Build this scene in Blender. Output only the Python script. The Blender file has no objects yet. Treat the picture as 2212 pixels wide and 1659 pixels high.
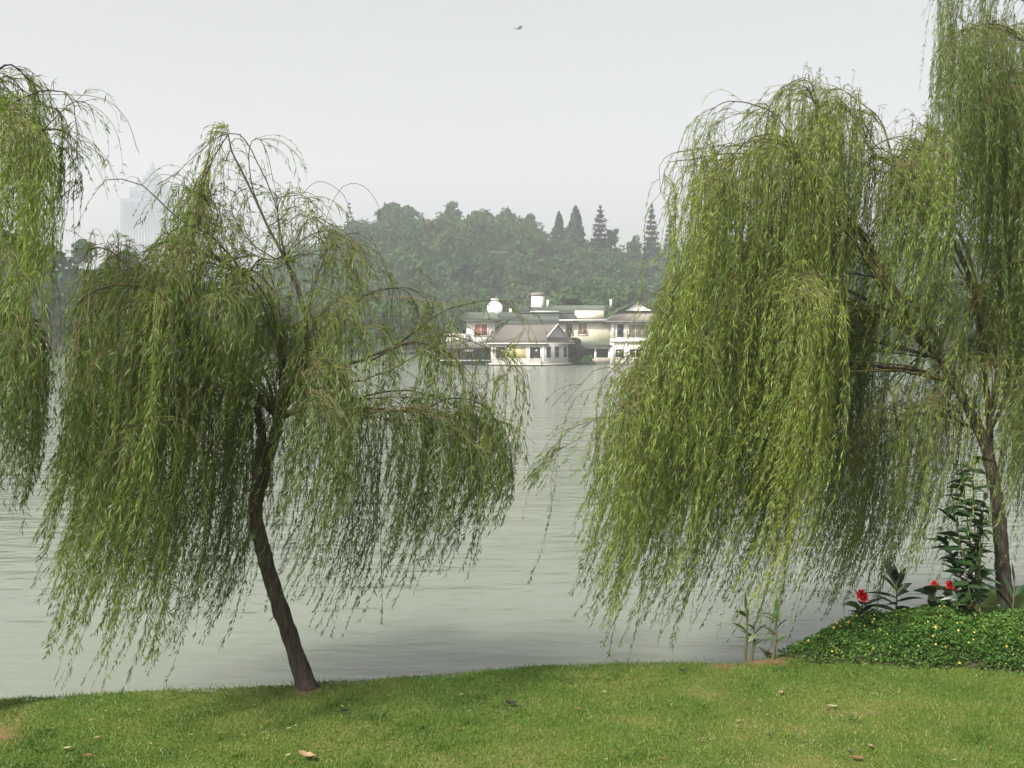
import bpy, math
import numpy as np
from mathutils import Vector

rng = np.random.default_rng(11)
scene = bpy.context.scene
COL = scene.collection

# ------------------------------------------------------------------ camera
H = 2.4                       # eye height above the lawn
PITCH = math.atan(39 / 1024)  # looking slightly down
cam_d = bpy.data.cameras.new("camera")
cam_d.lens = 36.0
cam_d.sensor_width = 36.0
cam_d.clip_start = 0.1
cam_d.clip_end = 6000
cam = bpy.data.objects.new("camera", cam_d)
cam.location = (0, 0, H)
cam.rotation_euler = (math.pi / 2 - PITCH, 0, 0)
COL.objects.link(cam)
scene.camera = cam

S, F = 2.16, 1024.0
CA, SA = math.cos(PITCH), math.sin(PITCH)


def W(px, py, Y):
    """survey point: where the sight line of photo point (px,py) reaches depth Y"""
    u = (px - 1106) / S / F
    v = (829.5 - py) / S / F
    dy = CA + v * SA
    dz = -SA + v * CA
    t = Y / dy
    return np.array([u * t, Y, H + dz * t])


def G(px, py, z=0.0):
    u = (px - 1106) / S / F
    v = (829.5 - py) / S / F
    dy = CA + v * SA
    dz = -SA + v * CA
    t = (z - H) / dz
    return np.array([u * t, dy * t, z])


def proj(P):
    P = np.asarray(P, float)
    x, y, z = P[..., 0], P[..., 1], P[..., 2] - H
    d = y * CA - z * SA
    v = (y * SA + z * CA) / d
    return 1106 + x / d * F * S, 829.5 - v * F * S


# ------------------------------------------------------------------ helpers
def mesh(name, V, faces, mat, parent=None, smooth=False, fattr=None, midx=None):
    """faces: one (n,k) int array or a list of them; ONE mesh object"""
    if isinstance(faces, np.ndarray):
        faces = [faces]
    faces = [np.asarray(f, np.int32) for f in faces if len(f)]
    V = np.asarray(V, np.float32).reshape(-1, 3)
    me = bpy.data.meshes.new(name)
    me.vertices.add(len(V))
    me.vertices.foreach_set("co", V.ravel())
    tot = np.concatenate([np.full(len(f), f.shape[1], np.int32) for f in faces])
    loops = np.concatenate([f.ravel() for f in faces])
    starts = np.concatenate([[0], np.cumsum(tot)[:-1]]).astype(np.int32)
    me.loops.add(len(loops))
    me.loops.foreach_set("vertex_index", loops)
    me.polygons.add(len(tot))
    me.polygons.foreach_set("loop_start", starts)
    me.polygons.foreach_set("loop_total", tot)
    if smooth:
        me.polygons.foreach_set("use_smooth", np.ones(len(tot), bool))
    for m in (mat if isinstance(mat, (list, tuple)) else [mat]):
        me.materials.append(m)
    if midx is not None:
        me.polygons.foreach_set("material_index", np.asarray(midx, np.int32))
    if fattr:
        for k, a in fattr.items():
            at = me.attributes.new(k, 'FLOAT', 'FACE')
            at.data.foreach_set("value", np.asarray(a, np.float32))
    me.update()
    me.validate()
    o = bpy.data.objects.new(name, me)
    COL.objects.link(o)
    if parent is not None:
        o.parent = parent
    return o


def tag(o, label=None, cat=None, group=None, kind=None):
    if label: o["label"] = label
    if cat: o["category"] = cat
    if group: o["group"] = group
    if kind: o["kind"] = kind
    return o


def thing(name, label, cat, loc=(0, 0, 0), rotz=0.0, group=None):
    o = bpy.data.objects.new(name, None)
    COL.objects.link(o)
    o.empty_display_size = 0.2
    o.location = [float(c) for c in loc]
    o.rotation_euler = (0, 0, rotz)
    return tag(o, label, cat, group)


class MB:
    """collects boxes / polygons / tubes, then links them as one mesh"""

    def __init__(s):
        s.V = []
        s.F = {}
        s.n = 0

    def add(s, V, faces):
        V = np.asarray(V, float).reshape(-1, 3)
        for f in (faces if isinstance(faces, list) else [faces]):
            f = np.asarray(f, np.int64)
            if f.ndim == 1: f = f[None]
            s.F.setdefault(f.shape[1], []).append(f + s.n)
        s.V.append(V)
        s.n += len(V)
        return s

    def box(s, x0, x1, y0, y1, z0, z1):
        V = [(x, y, z) for z in (z0, z1) for y in (y0, y1) for x in (x0, x1)]
        s.add(V, np.array([[0, 2, 3, 1], [4, 5, 7, 6], [0, 1, 5, 4], [2, 6, 7, 3], [0, 4, 6, 2], [1, 3, 7, 5]]))
        return s

    def poly(s, pts):
        s.add(pts, np.arange(len(pts))[None])
        return s

    def slab(s, pts, off):
        """thick sheet: polygon plus its copy moved by off, with sides"""
        pts = np.asarray(pts, float)
        n = len(pts)
        V = np.concatenate([pts, pts + np.asarray(off, float)])
        s.add(V, [np.arange(n)[None], np.arange(2 * n - 1, n - 1, -1)[None],
                  np.array([[i, (i + 1) % n + 0, (i + 1) % n + n, i + n] for i in range(n)])])
        return s

    def tube(s, pts, rad, seg=8, cap=True):
        V, f = tube(pts, rad, seg)
        s.add(V, f)
        if cap:
            s.add(V[-seg:], np.arange(seg)[None])
            s.add(V[:seg], np.arange(seg)[::-1][None])
        return s

    def build(s, name, mat, parent=None, smooth=False, fattr=None):
        return mesh(name, np.concatenate(s.V), [np.concatenate(f) for f in s.F.values()], mat, parent, smooth, fattr)


def unit(a):
    a = np.asarray(a, float)
    return a / np.maximum(np.linalg.norm(a, axis=-1, keepdims=True), 1e-9)


def spline(pts, n):
    """Catmull-Rom through pts, resampled to n points"""
    P = np.asarray(pts, float)
    if len(P) == 2:
        t = np.linspace(0, 1, n)[:, None]
        return P[0] * (1 - t) + P[1] * t
    Q = np.concatenate([[2 * P[0] - P[1]], P, [2 * P[-1] - P[-2]]])
    L = np.concatenate([[0], np.cumsum(np.linalg.norm(np.diff(P, axis=0), axis=1))])
    u = np.interp(np.linspace(0, L[-1], n), L, np.arange(len(P)))
    i = np.minimum(u.astype(int), len(P) - 2)
    t = (u - i)[:, None]
    p0, p1, p2, p3 = Q[i], Q[i + 1], Q[i + 2], Q[i + 3]
    return 0.5 * (2 * p1 + (p2 - p0) * t + (2 * p0 - 5 * p1 + 4 * p2 - p3) * t ** 2 + (3 * p1 - p0 - 3 * p2 + p3) * t ** 3)


def tube(pts, rad, seg=8, rough=0.0):
    P = np.asarray(pts, float)
    n = len(P)
    rad = np.broadcast_to(np.asarray(rad, float), (n,))
    T = unit(np.gradient(P, axis=0))
    ref = np.array([0.31, 0.93, 0.17])
    A = unit(np.cross(T, ref))
    B = np.cross(T, A)
    a = np.linspace(0, 2 * np.pi, seg, endpoint=False)
    r = rad[:, None] * np.ones((1, seg))
    if rough:
        r = r * (1 + rough * rng.normal(size=(n, seg)))
    V = P[:, None] + r[..., None] * (np.cos(a)[None, :, None] * A[:, None] + np.sin(a)[None, :, None] * B[:, None])
    i = np.arange(n - 1)[:, None] * seg
    j = np.arange(seg)[None]
    k = (j + 1) % seg
    f = np.stack([i + j, i + k, i + seg + k, i + seg + j], -1).reshape(-1, 4)
    return V.reshape(-1, 3), f


def leaves(P, A, L, Wd, droop=0.15, side=None):
    """lance-shaped leaf blades: 6-vertex folded quads pairs. P base, A unit axis"""
    N = len(P)
    A = unit(A)
    R = rng.normal(size=(N, 3)) if side is None else side
    Sd = unit(np.cross(A, R))
    Nn = np.cross(Sd, A)
    L = np.asarray(L)[:, None]
    Wd = np.asarray(Wd)[:, None] * 0.5
    m = P + A * L * 0.42 + Nn * Wd * 0.25
    tip = P + A * L - np.array([0, 0, 1.0]) * L * droop
    V = np.stack([P, m + Sd * Wd, tip, m - Sd * Wd], 1).reshape(-1, 3)
    f = np.arange(4 * N).reshape(N, 4)
    return V, f


# ------------------------------------------------------------------ materials
def mat(name):
    m = bpy.data.materials.new(name)
    m.use_nodes = True
    nt = m.node_tree
    nt.nodes.clear()
    out = nt.nodes.new("ShaderNodeOutputMaterial")
    return m, nt, out


def N(nt, t, **kw):
    n = nt.nodes.new(t)
    for k, v in kw.items():
        if k in n.inputs:
            n.inputs[k].default_value = v
        else:
            setattr(n, k, v)
    return n


def ramp(nt, stops):
    r = nt.nodes.new("ShaderNodeValToRGB")
    e = r.color_ramp.elements
    while len(e) > 1:
        e.remove(e[-1])
    for i, (p, c) in enumerate(stops):
        x = e[0] if i == 0 else e.new(p)
        x.position = p
        x.color = (*c, 1)
    return r


def plain(name, col, rough=0.7, noise=0.12, scale=3.0, bump=0.0, metallic=0.0, stops=None, mapscale=None, detail=5.0, spec=0.35):
    m, nt, out = mat(name)
    b = N(nt, "ShaderNodeBsdfPrincipled", Roughness=rough, Metallic=metallic)
    b.inputs["Specular IOR Level"].default_value = spec
    tc = N(nt, "ShaderNodeTexCoord")
    nz = N(nt, "ShaderNodeTexNoise", Scale=scale, Detail=detail, Roughness=0.6)
    src = tc.outputs["Object"]
    if mapscale:
        mp = N(nt, "ShaderNodeMapping")
        mp.inputs["Scale"].default_value = mapscale
        nt.links.new(src, mp.inputs[0])
        src = mp.outputs[0]
    nt.links.new(src, nz.inputs["Vector"])
    c = np.array(col)
    rp = ramp(nt, stops or [(0.3, c * (1 - noise)), (0.7, np.minimum(c * (1 + noise), 0.95))])
    nt.links.new(nz.outputs["Fac"], rp.inputs[0])
    nt.links.new(rp.outputs[0], b.inputs["Base Color"])
    if bump:
        bp = N(nt, "ShaderNodeBump", Strength=bump, Distance=0.02)
        nt.links.new(nz.outputs["Fac"], bp.inputs["Height"])
        nt.links.new(bp.outputs[0], b.inputs["Normal"])
    nt.links.new(b.outputs[0], out.inputs[0])
    return m


def leafmat(name, stops, trans=0.4, gloss=0.025, rough=0.5):
    """thin leaf: per-face 'tint' picks the leaf's own colour; light passes through"""
    m, nt, out = mat(name)
    at = N(nt, "ShaderNodeAttribute", attribute_name="tint")
    rp = ramp(nt, stops)
    nt.links.new(at.outputs["Fac"], rp.inputs[0])
    d = N(nt, "ShaderNodeBsdfDiffuse")
    t = N(nt, "ShaderNodeBsdfTranslucent")
    hs = N(nt, "ShaderNodeHueSaturation", Saturation=1.12, Value=1.25)
    nt.links.new(rp.outputs[0], d.inputs[0])
    nt.links.new(rp.outputs[0], hs.inputs["Color"])
    nt.links.new(hs.outputs[0], t.inputs[0])
    mx = N(nt, "ShaderNodeMixShader")
    mx.inputs[0].default_value = trans
    nt.links.new(d.outputs[0], mx.inputs[1])
    nt.links.new(t.outputs[0], mx.inputs[2])
    g = N(nt, "ShaderNodeBsdfGlossy", Roughness=rough)
    mg = N(nt, "ShaderNodeMixShader")
    mg.inputs[0].default_value = gloss
    nt.links.new(mx.outputs[0], mg.inputs[1])
    nt.links.new(g.outputs[0], mg.inputs[2])
    nt.links.new(mg.outputs[0], out.inputs[0])
    return m


M = {}
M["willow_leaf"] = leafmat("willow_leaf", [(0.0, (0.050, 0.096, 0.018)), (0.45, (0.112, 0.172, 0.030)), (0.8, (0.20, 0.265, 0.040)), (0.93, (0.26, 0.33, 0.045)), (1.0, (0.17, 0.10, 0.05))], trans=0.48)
M["willow_twig"] = plain("willow_twig", (0.09, 0.075, 0.03), rough=0.7, noise=0.3, scale=9)
M["bark"] = plain("willow_bark", (0.05, 0.036, 0.022), rough=0.9, scale=16, bump=1.0, mapscale=(2.6, 2.6, 0.6),
                  stops=[(0.3, (0.014, 0.011, 0.008)), (0.48, (0.045, 0.035, 0.025)), (0.62, (0.07, 0.056, 0.042)), (0.78, (0.10, 0.094, 0.07))])
M["grass_blade"] = leafmat("grass_blade", [(0.0, (0.042, 0.092, 0.015)), (0.4, (0.09, 0.16, 0.023)), (0.7, (0.15, 0.20, 0.038)), (0.9, (0.24, 0.23, 0.08)), (1.0, (0.30, 0.25, 0.12))], trans=0.35, gloss=0.02)
M["cover_leaf"] = leafmat("ground_cover_leaf", [(0.0, (0.026, 0.068, 0.014)), (0.5, (0.062, 0.135, 0.024)), (1.0, (0.13, 0.21, 0.045))], trans=0.3, gloss=0.015)
M["broad_leaf"] = leafmat("dark_broad_leaf", [(0.0, (0.008, 0.022, 0.008)), (0.5, (0.016, 0.042, 0.012)), (1.0, (0.03, 0.075, 0.018))], trans=0.2, gloss=0.07, rough=0.35)
M["canna_leaf"] = leafmat("canna_leaf", [(0.0, (0.03, 0.07, 0.015)), (0.5, (0.05, 0.11, 0.02)), (1.0, (0.09, 0.16, 0.03))], trans=0.25, gloss=0.05)
M["forest_leaf"] = leafmat("forest_leaf", [(0.0, (0.034, 0.074, 0.032)), (0.35, (0.048, 0.098, 0.036)), (0.7, (0.066, 0.122, 0.040)), (0.9, (0.085, 0.12, 0.045)), (1.0, (0.105, 0.105, 0.055))], trans=0.35, gloss=0.0)
M["conifer_leaf"] = leafmat("conifer_leaf", [(0.0, (0.020, 0.040, 0.028)), (1.0, (0.045, 0.072, 0.042))], trans=0.1, gloss=0.0)
M["shrub_leaf"] = leafmat("bright_shrub_leaf", [(0.0, (0.02, 0.07, 0.012)), (1.0, (0.06, 0.16, 0.03))], trans=0.25, gloss=0.03)
M["dusk_leaf"] = leafmat("purple_grey_leaf", [(0.0, (0.022, 0.028, 0.02)), (1.0, (0.05, 0.056, 0.036))], trans=0.15, gloss=0.0)
M["far_trunk"] = plain("far_trunk", (0.06, 0.045, 0.03), rough=0.9, noise=0.3)
M["yellow_petal"] = plain("yellow_petal", (0.52, 0.36, 0.05), rough=0.5, noise=0.1, scale=60)
M["flower_eye"] = plain("flower_eye", (0.35, 0.16, 0.01), rough=0.7, noise=0.1, scale=90)
M["red_petal"] = plain("red_petal", (0.62, 0.012, 0.014), rough=0.45, noise=0.25, scale=30)
M["dry_leaf_tan"] = plain("dry_leaf_tan", (0.24, 0.155, 0.09), rough=0.8, noise=0.25, scale=40)
M["dry_leaf_brown"] = plain("dry_leaf_brown", (0.16, 0.075, 0.04), rough=0.8, noise=0.3, scale=40)
M["dry_leaf_dark"] = plain("dry_leaf_dark", (0.02, 0.016, 0.012), rough=0.8, noise=0.3, scale=40)
M["dry_leaf_pale"] = plain("dry_leaf_pale", (0.24, 0.23, 0.12), rough=0.8, noise=0.2, scale=40)
M["white_wall"] = plain("white_wall", (0.66, 0.645, 0.60), rough=0.85, noise=0.05, scale=0.7)
M["cream_wall"] = plain("cream_wall", (0.64, 0.60, 0.46), rough=0.85, noise=0.05, scale=0.7)
M["grey_gable"] = plain("grey_gable", (0.42, 0.43, 0.45), rough=0.85, noise=0.06, scale=0.7)
M["roof_green"] = plain("roof_green_grey", (0.08, 0.098, 0.072), rough=0.8, noise=0.18, scale=2.0, mapscale=(3, 0.5, 0.5))
M["roof_brown"] = plain("roof_brown_grey", (0.12, 0.108, 0.09), rough=0.8, noise=0.18, scale=2.0, mapscale=(3, 0.5, 0.5))
M["roof_dark"] = plain("roof_dark_grey", (0.04, 0.045, 0.045), rough=0.8, noise=0.2, scale=2.0, mapscale=(3, 0.5, 0.5))
M["roof_beige"] = plain("roof_beige_grey", (0.21, 0.19, 0.155), rough=0.8, noise=0.15, scale=2.0, mapscale=(3, 0.5, 0.5))
M["dark_glass"] = plain("dark_window_glass", (0.012, 0.012, 0.015), rough=0.15, noise=0.2, scale=1.0, spec=0.5)
M["curtain_glass"] = plain("curtained_glass", (0.16, 0.14, 0.11), rough=0.3, noise=0.15, scale=1.2)
M["yellow_blind"] = plain("yellow_blind", (0.40, 0.32, 0.14), rough=0.5, noise=0.2, scale=1.5)
M["red_blind"] = plain("red_brown_blind", (0.26, 0.09, 0.055), rough=0.6, noise=0.15, scale=1.5)
M["brown_blind"] = plain("brown_blind", (0.26, 0.16, 0.10), rough=0.6, noise=0.15, scale=1.5)
M["stone_dark"] = plain("dark_plinth_stone", (0.06, 0.055, 0.05), rough=0.9, noise=0.2, scale=1.0)
M["stone_brick"] = plain("pale_brick_parapet", (0.40, 0.34, 0.29), rough=0.9, noise=0.2, scale=4)
M["dark_wood"] = plain("dark_gallery_wood", (0.045, 0.035, 0.032), rough=0.8, noise=0.3, scale=1.2)
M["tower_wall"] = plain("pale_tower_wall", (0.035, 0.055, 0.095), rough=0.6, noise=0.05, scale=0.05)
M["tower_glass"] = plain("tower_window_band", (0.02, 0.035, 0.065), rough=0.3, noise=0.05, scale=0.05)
M["feather_grey"] = plain("grey_feather", (0.33, 0.33, 0.34), rough=0.8, noise=0.2, scale=8)
M["white_paint"] = plain("white_paint", (0.8, 0.8, 0.78), rough=0.6, noise=0.04)


# lawn: soil patches stand where the trunks stand; worn yellow patches elsewhere
SOIL = [(G(662, 1487), 0.13), (G(-30, 1592), 0.22), (G(1625, 1424), 0.16), (G(1670, 1424), 0.14), (G(1560, 1432), 0.12)]


def lawn_material():
    m, nt, out = mat("lawn")
    b = N(nt, "ShaderNodeBsdfPrincipled", Roughness=0.95)
    b.inputs["Specular IOR Level"].default_value = 0.1
    geo = N(nt, "ShaderNodeNewGeometry")
    n1 = N(nt, "ShaderNodeTexNoise", Scale=1.6, Detail=6.0, Roughness=0.65)
    n2 = N(nt, "ShaderNodeTexNoise", Scale=55.0, Detail=3.0, Roughness=0.7)
    nt.links.new(geo.outputs["Position"], n1.inputs["Vector"])
    nt.links.new(geo.outputs["Position"], n2.inputs["Vector"])
    r1 = ramp(nt, [(0.32, (0.045, 0.085, 0.016)), (0.5, (0.085, 0.125, 0.024)), (0.66, (0.15, 0.15, 0.05))])
    nt.links.new(n1.outputs["Fac"], r1.inputs[0])
    r2 = ramp(nt, [(0.3, (0.45, 0.45, 0.45)), (0.7, (1.2, 1.2, 1.2))])
    nt.links.new(n2.outputs["Fac"], r2.inputs[0])
    mul = N(nt, "ShaderNodeMix", data_type='RGBA', blend_type='MULTIPLY')
    mul.inputs[0].default_value = 1.0
    nt.links.new(r1.outputs[0], mul.inputs[6])
    nt.links.new(r2.outputs[0], mul.inputs[7])
    last = mul.outputs[2]
    n3 = N(nt, "ShaderNodeTexNoise", Scale=14.0, Detail=4.0)
    nt.links.new(geo.outputs["Position"], n3.inputs["Vector"])
    for c, r in SOIL:
        d = N(nt, "ShaderNodeVectorMath", operation='DISTANCE')
        nt.links.new(geo.outputs["Position"], d.inputs[0])
        d.inputs[1].default_value = [float(q) for q in c]
        ad = N(nt, "ShaderNodeMath", operation='MULTIPLY_ADD')
        nt.links.new(n3.outputs["Fac"], ad.inputs[0])
        ad.inputs[1].default_value = r * 2.6
        nt.links.new(d.outputs["Value"], ad.inputs[2])
        mr = N(nt, "ShaderNodeMapRange")
        nt.links.new(ad.outputs[0], mr.inputs[0])
        mr.inputs[1].default_value = r * 1.5
        mr.inputs[2].default_value = r * 2.5
        mr.inputs[3].default_value = 0.85
        mr.inputs[4].default_value = 0.0
        mx = N(nt, "ShaderNodeMix", data_type='RGBA')
        nt.links.new(mr.outputs[0], mx.inputs[0])
        nt.links.new(last, mx.inputs[6])
        mx.inputs[7].default_value = (0.17, 0.095, 0.055, 1)
        last = mx.outputs[2]
    sep = N(nt, "ShaderNodeSeparateXYZ")
    nt.links.new(geo.outputs["Position"], sep.inputs[0])
    mr = N(nt, "ShaderNodeMapRange")
    nt.links.new(sep.outputs[2], mr.inputs[0])
    mr.inputs[1].default_value = -0.16
    mr.inputs[2].default_value = -0.08
    mr.inputs[3].default_value = 1.0
    mr.inputs[4].default_value = 0.0
    mx = N(nt, "ShaderNodeMix", data_type='RGBA')
    nt.links.new(mr.outputs[0], mx.inputs[0])
    nt.links.new(last, mx.inputs[6])
    mx.inputs[7].default_value = (0.07, 0.05, 0.03, 1)
    nt.links.new(mx.outputs[2], b.inputs["Base Color"])
    bp = N(nt, "ShaderNodeBump", Strength=0.6, Distance=0.02)
    nt.links.new(n2.outputs["Fac"], bp.inputs["Height"])
    nt.links.new(bp.outputs[0], b.inputs["Normal"])
    nt.links.new(b.outputs[0], out.inputs[0])
    return m


def water_material():
    m, nt, out = mat("lake_water")
    b = N(nt, "ShaderNodeBsdfPrincipled", Roughness=0.15, IOR=1.33)
    b.inputs["Subsurface Weight"].default_value = 1.0
    b.inputs["Subsurface Radius"].default_value = (1.0, 1.0, 0.95)
    b.inputs["Subsurface Scale"].default_value = 3.5
    b.inputs["Base Color"].default_value = (0.142, 0.160, 0.120, 1)
    geo = N(nt, "ShaderNodeNewGeometry")

    def wave(sx, sy, detail, rot=0.0):
        mp = N(nt, "ShaderNodeMapping")
        mp.inputs["Scale"].default_value = (sx, sy, 1)
        mp.inputs["Rotation"].default_value = (0, 0, rot)
        nt.links.new(geo.outputs["Position"], mp.inputs[0])
        n = N(nt, "ShaderNodeTexNoise", Scale=1.0, Detail=detail, Roughness=0.55)
        nt.links.new(mp.outputs[0], n.inputs["Vector"])
        return n.outputs["Fac"]
    a = wave(1.9, 5.0, 2.5, 0.05)
    c = wave(0.45, 1.5, 2.0, -0.04)
    big = wave(0.03, 0.09, 2.0)
    ad = N(nt, "ShaderNodeMath", operation='MULTIPLY_ADD')
    nt.links.new(c, ad.inputs[0])
    ad.inputs[1].default_value = 2.0
    nt.links.new(a, ad.inputs[2])
    mr = N(nt, "ShaderNodeMapRange")
    nt.links.new(big, mr.inputs[0])
    mr.inputs[1].default_value = 0.35
    mr.inputs[2].default_value = 0.65
    mr.inputs[3].default_value = 0.35
    mr.inputs[4].default_value = 1.0
    # the bank shelters the water next to it
    sp = N(nt, "ShaderNodeSeparateXYZ")
    nt.links.new(geo.outputs["Position"], sp.inputs[0])
    lee = N(nt, "ShaderNodeMapRange")
    nt.links.new(sp.outputs[1], lee.inputs[0])
    lee.inputs[1].default_value = 8.5
    lee.inputs[2].default_value = 15.0
    lee.inputs[3].default_value = 0.25
    lee.inputs[4].default_value = 1.0
    m0 = N(nt, "ShaderNodeMath", operation='MULTIPLY')
    nt.links.new(mr.outputs[0], m0.inputs[0])
    nt.links.new(lee.outputs[0], m0.inputs[1])
    mu = N(nt, "ShaderNodeMath", operation='MULTIPLY')
    nt.links.new(m0.outputs[0], mu.inputs[0])
    nt.links.new(ad.outputs[0], mu.inputs[1])
    bp = N(nt, "ShaderNodeBump", Strength=1.0, Distance=0.105)
    nt.links.new(mu.outputs[0], bp.inputs["Height"])
    nt.links.new(bp.outputs[0], b.inputs["Normal"])
    nt.links.new(b.outputs[0], out.inputs[0])
    return m


M["lawn"] = lawn_material()
M["water"] = water_material()
M["terrain"] = plain("far_ground", (0.055, 0.08, 0.036), rough=0.95, noise=0.3, scale=0.2)
M["bank"] = plain("far_bank_stone", (0.10, 0.095, 0.075), rough=0.95, noise=0.3, scale=0.8)

# ------------------------------------------------------------------ setting
WATER_Z = -0.6
pts = [(-200, 9.0), (-60, 6.0), (-12, 6.2)]
for q in [(-400, 1532), (0, 1500), (300, 1486), (640, 1467), (1000, 1444), (1230, 1426), (1430, 1419), (1600, 1421), (1700, 1400), (1800, 1362), (1860, 1328), (2000, 1290), (2300, 1240)]:
    g = G(*q)
    pts.append((g[0], g[1]))
pts += [(12, 13), (60, 30), (200, 60)]
SH = np.array(pts)


def shore(x):
    return np.interp(x, SH[:, 0], SH[:, 1])


def wob(x, y):
    return 0.5 * (np.sin(3.1 * x + 1.3 * y) * 0.5 + np.sin(7.3 * x - 2.1 * y + 1) * 0.3 + np.sin(17.0 * x + 4 * y) * 0.2)


xs = np.concatenate([np.linspace(-150, -8, 40)[:-1], np.linspace(-8, 9, 260), np.linspace(9, 150, 40)[1:]])
sh = shore(xs)
sh = sh + 0.035 * np.sin(9.3 * xs) * np.sin(2.1 * xs) + 0.02 * np.sin(31 * xs + np.sin(5 * xs))
tt = np.concatenate([[-60, -20, -6, -2, 0], np.linspace(1.5, 5, 8)])
prof = np.concatenate([np.linspace(0, 1, 50) * 0.985, [1.0]])
rows = []
near = 4.5
for k in range(5):
    yv = np.full_like(xs, [-60, -25, -8, 0, 3][k])
    rows.append(np.stack([xs, yv, np.zeros_like(xs)], 1))
for t in prof:
    yv = near + (sh - near) * t
    z = 0.025 * wob(xs * 0.7, yv * 0.8) * np.minimum(1, t * 1.5)
    z = z - 0.05 * max(0, (t - 0.93) / 0.07) ** 2
    rows.append(np.stack([xs, yv, z], 1))
for dy, z in [(0.02, -0.10), (0.05, -0.25), (0.12, -0.75), (1.5, -1.1)]:
    rows.append(np.stack([xs, sh + dy, np.full_like(xs, z)], 1))
V = np.stack(rows, 0)
nr, nc = V.shape[:2]
ii = (np.arange(nr - 1)[:, None] * nc + np.arange(nc - 1)[None])
f = np.stack([ii, ii + 1, ii + nc + 1, ii + nc], -1).reshape(-1, 4)
tag(mesh("lawn", V.reshape(-1, 3), f, M["lawn"], smooth=True), "mown green lawn with worn patches sloping to the lake edge", "lawn", kind="structure")

tag(mesh("lake_water", [(-900, -90, WATER_Z), (900, -90, WATER_Z), (900, 1450, WATER_Z), (-900, 1450, WATER_Z)], np.array([[0, 1, 2, 3]]), M["water"]),
    "grey green lake with faint ripples", "lake", kind="structure")

# far land: bank, hill behind the villa, low ground elsewhere
RIDGE = np.array([(-900, 640), (-300, 640), (0, 640), (450, 668), (560, 640), (620, 608), (700, 562), (770, 520), (850, 474), (950, 482), (1030, 474), (1130, 486), (1180, 522), (1300, 548), (1400, 556), (1600, 545), (1900, 540), (2200, 555), (2700, 570), (3400, 620)])
YR = 330.0


def ridge_h(x):
    px = 1106 + x / YR * F * S
    py = np.interp(px, RIDGE[:, 0], RIDGE[:, 1])
    return np.maximum((745 - py) / S / F * YR + H - 9.0, 0.5)


def far_shore(x):
    return np.interp(x, [-900, -300, -120, -60, -48, -30, -14, 0, 7, 9, 24, 60, 200, 900], [120, 130, 134, 140, 150, 158, 163, 163, 160, 154.5, 154.5, 170, 190, 220])


def sstep(a, b, x):
    t = np.clip((x - a) / (b - a), 0, 1)
    return t * t * (3 - 2 * t)


def land_h(x, y):
    s = far_shore(x)
    bank = -1.3 + 2.0 * sstep(0, 5, y - s)
    h = ridge_h(x) * sstep(188, 322, y) * (1 - 0.75 * sstep(345, 520, y))
    return bank + h + 0.8 * np.sin(x * 0.11) * np.sin(y * 0.07) * sstep(190, 240, y)


xs = np.concatenate([np.linspace(-850, -180, 30)[:-1], np.linspace(-180, 220, 150), np.linspace(220, 850, 30)[1:]])
tv = np.concatenate([np.array([-1.5, 0, 1, 2, 3.5, 5, 8]), np.linspace(12, 200, 60), np.linspace(215, 400, 20), np.linspace(500, 1180, 8)])
X, T = np.meshgrid(xs, tv)
Yv = far_shore(X) + T
V = np.stack([X, Yv, land_h(X, Yv)], -1)
nr, nc = X.shape
ii = (np.arange(nr - 1)[:, None] * nc + np.arange(nc - 1)[None])
f = np.stack([ii, ii + 1, ii + nc + 1, ii + nc], -1).reshape(-1, 4)
tag(mesh("hill", V.reshape(-1, 3), f, M["terrain"], smooth=True), "low wooded hill and far bank across the lake", "hill", kind="structure")


# ------------------------------------------------------------------ far trees
def clump_crown(nblob, nface, rx, rz, size, seed, lean=0.0):
    """crown of leaf sprays on irregular lobes; unit base at z=0"""
    r = np.random.default_rng(seed)
    d = unit(r.normal(size=(nblob, 3)))
    rad = r.uniform(0.25, 0.78, nblob)[:, None]
    C = d * rad * np.array([rx, rx, rz]) + np.array([0, 0, rz])
    C[:, 2] = np.maximum(C[:, 2], rz * 0.35)
    br = r.uniform(0.22, 0.48, nblob) * min(rx, rz)
    which = r.integers(0, nblob, nface)
    n = unit(r.normal(size=(nface, 3)) + np.array([0, 0, 0.35]))
    P = C[which] + n * (br[which] * r.uniform(0.55, 1.12, nface))[:, None] * np.array([1, 1, 0.85])
    nn = unit(n + 0.55 * r.normal(size=(nface, 3)))
    a = unit(np.cross(nn, r.normal(size=(nface, 3))))
    b = np.cross(nn, a)
    s = (size * r.uniform(0.5, 1.3, nface))[:, None]
    V = np.stack([P - a * s, P - b * s * 0.6, P + a * s, P + b * s * 0.6], 1).reshape(-1, 3)
    blobt = r.normal(0, 0.10, nblob)[which] + r.normal(0, 0.07, nface)
    return V, blobt


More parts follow.
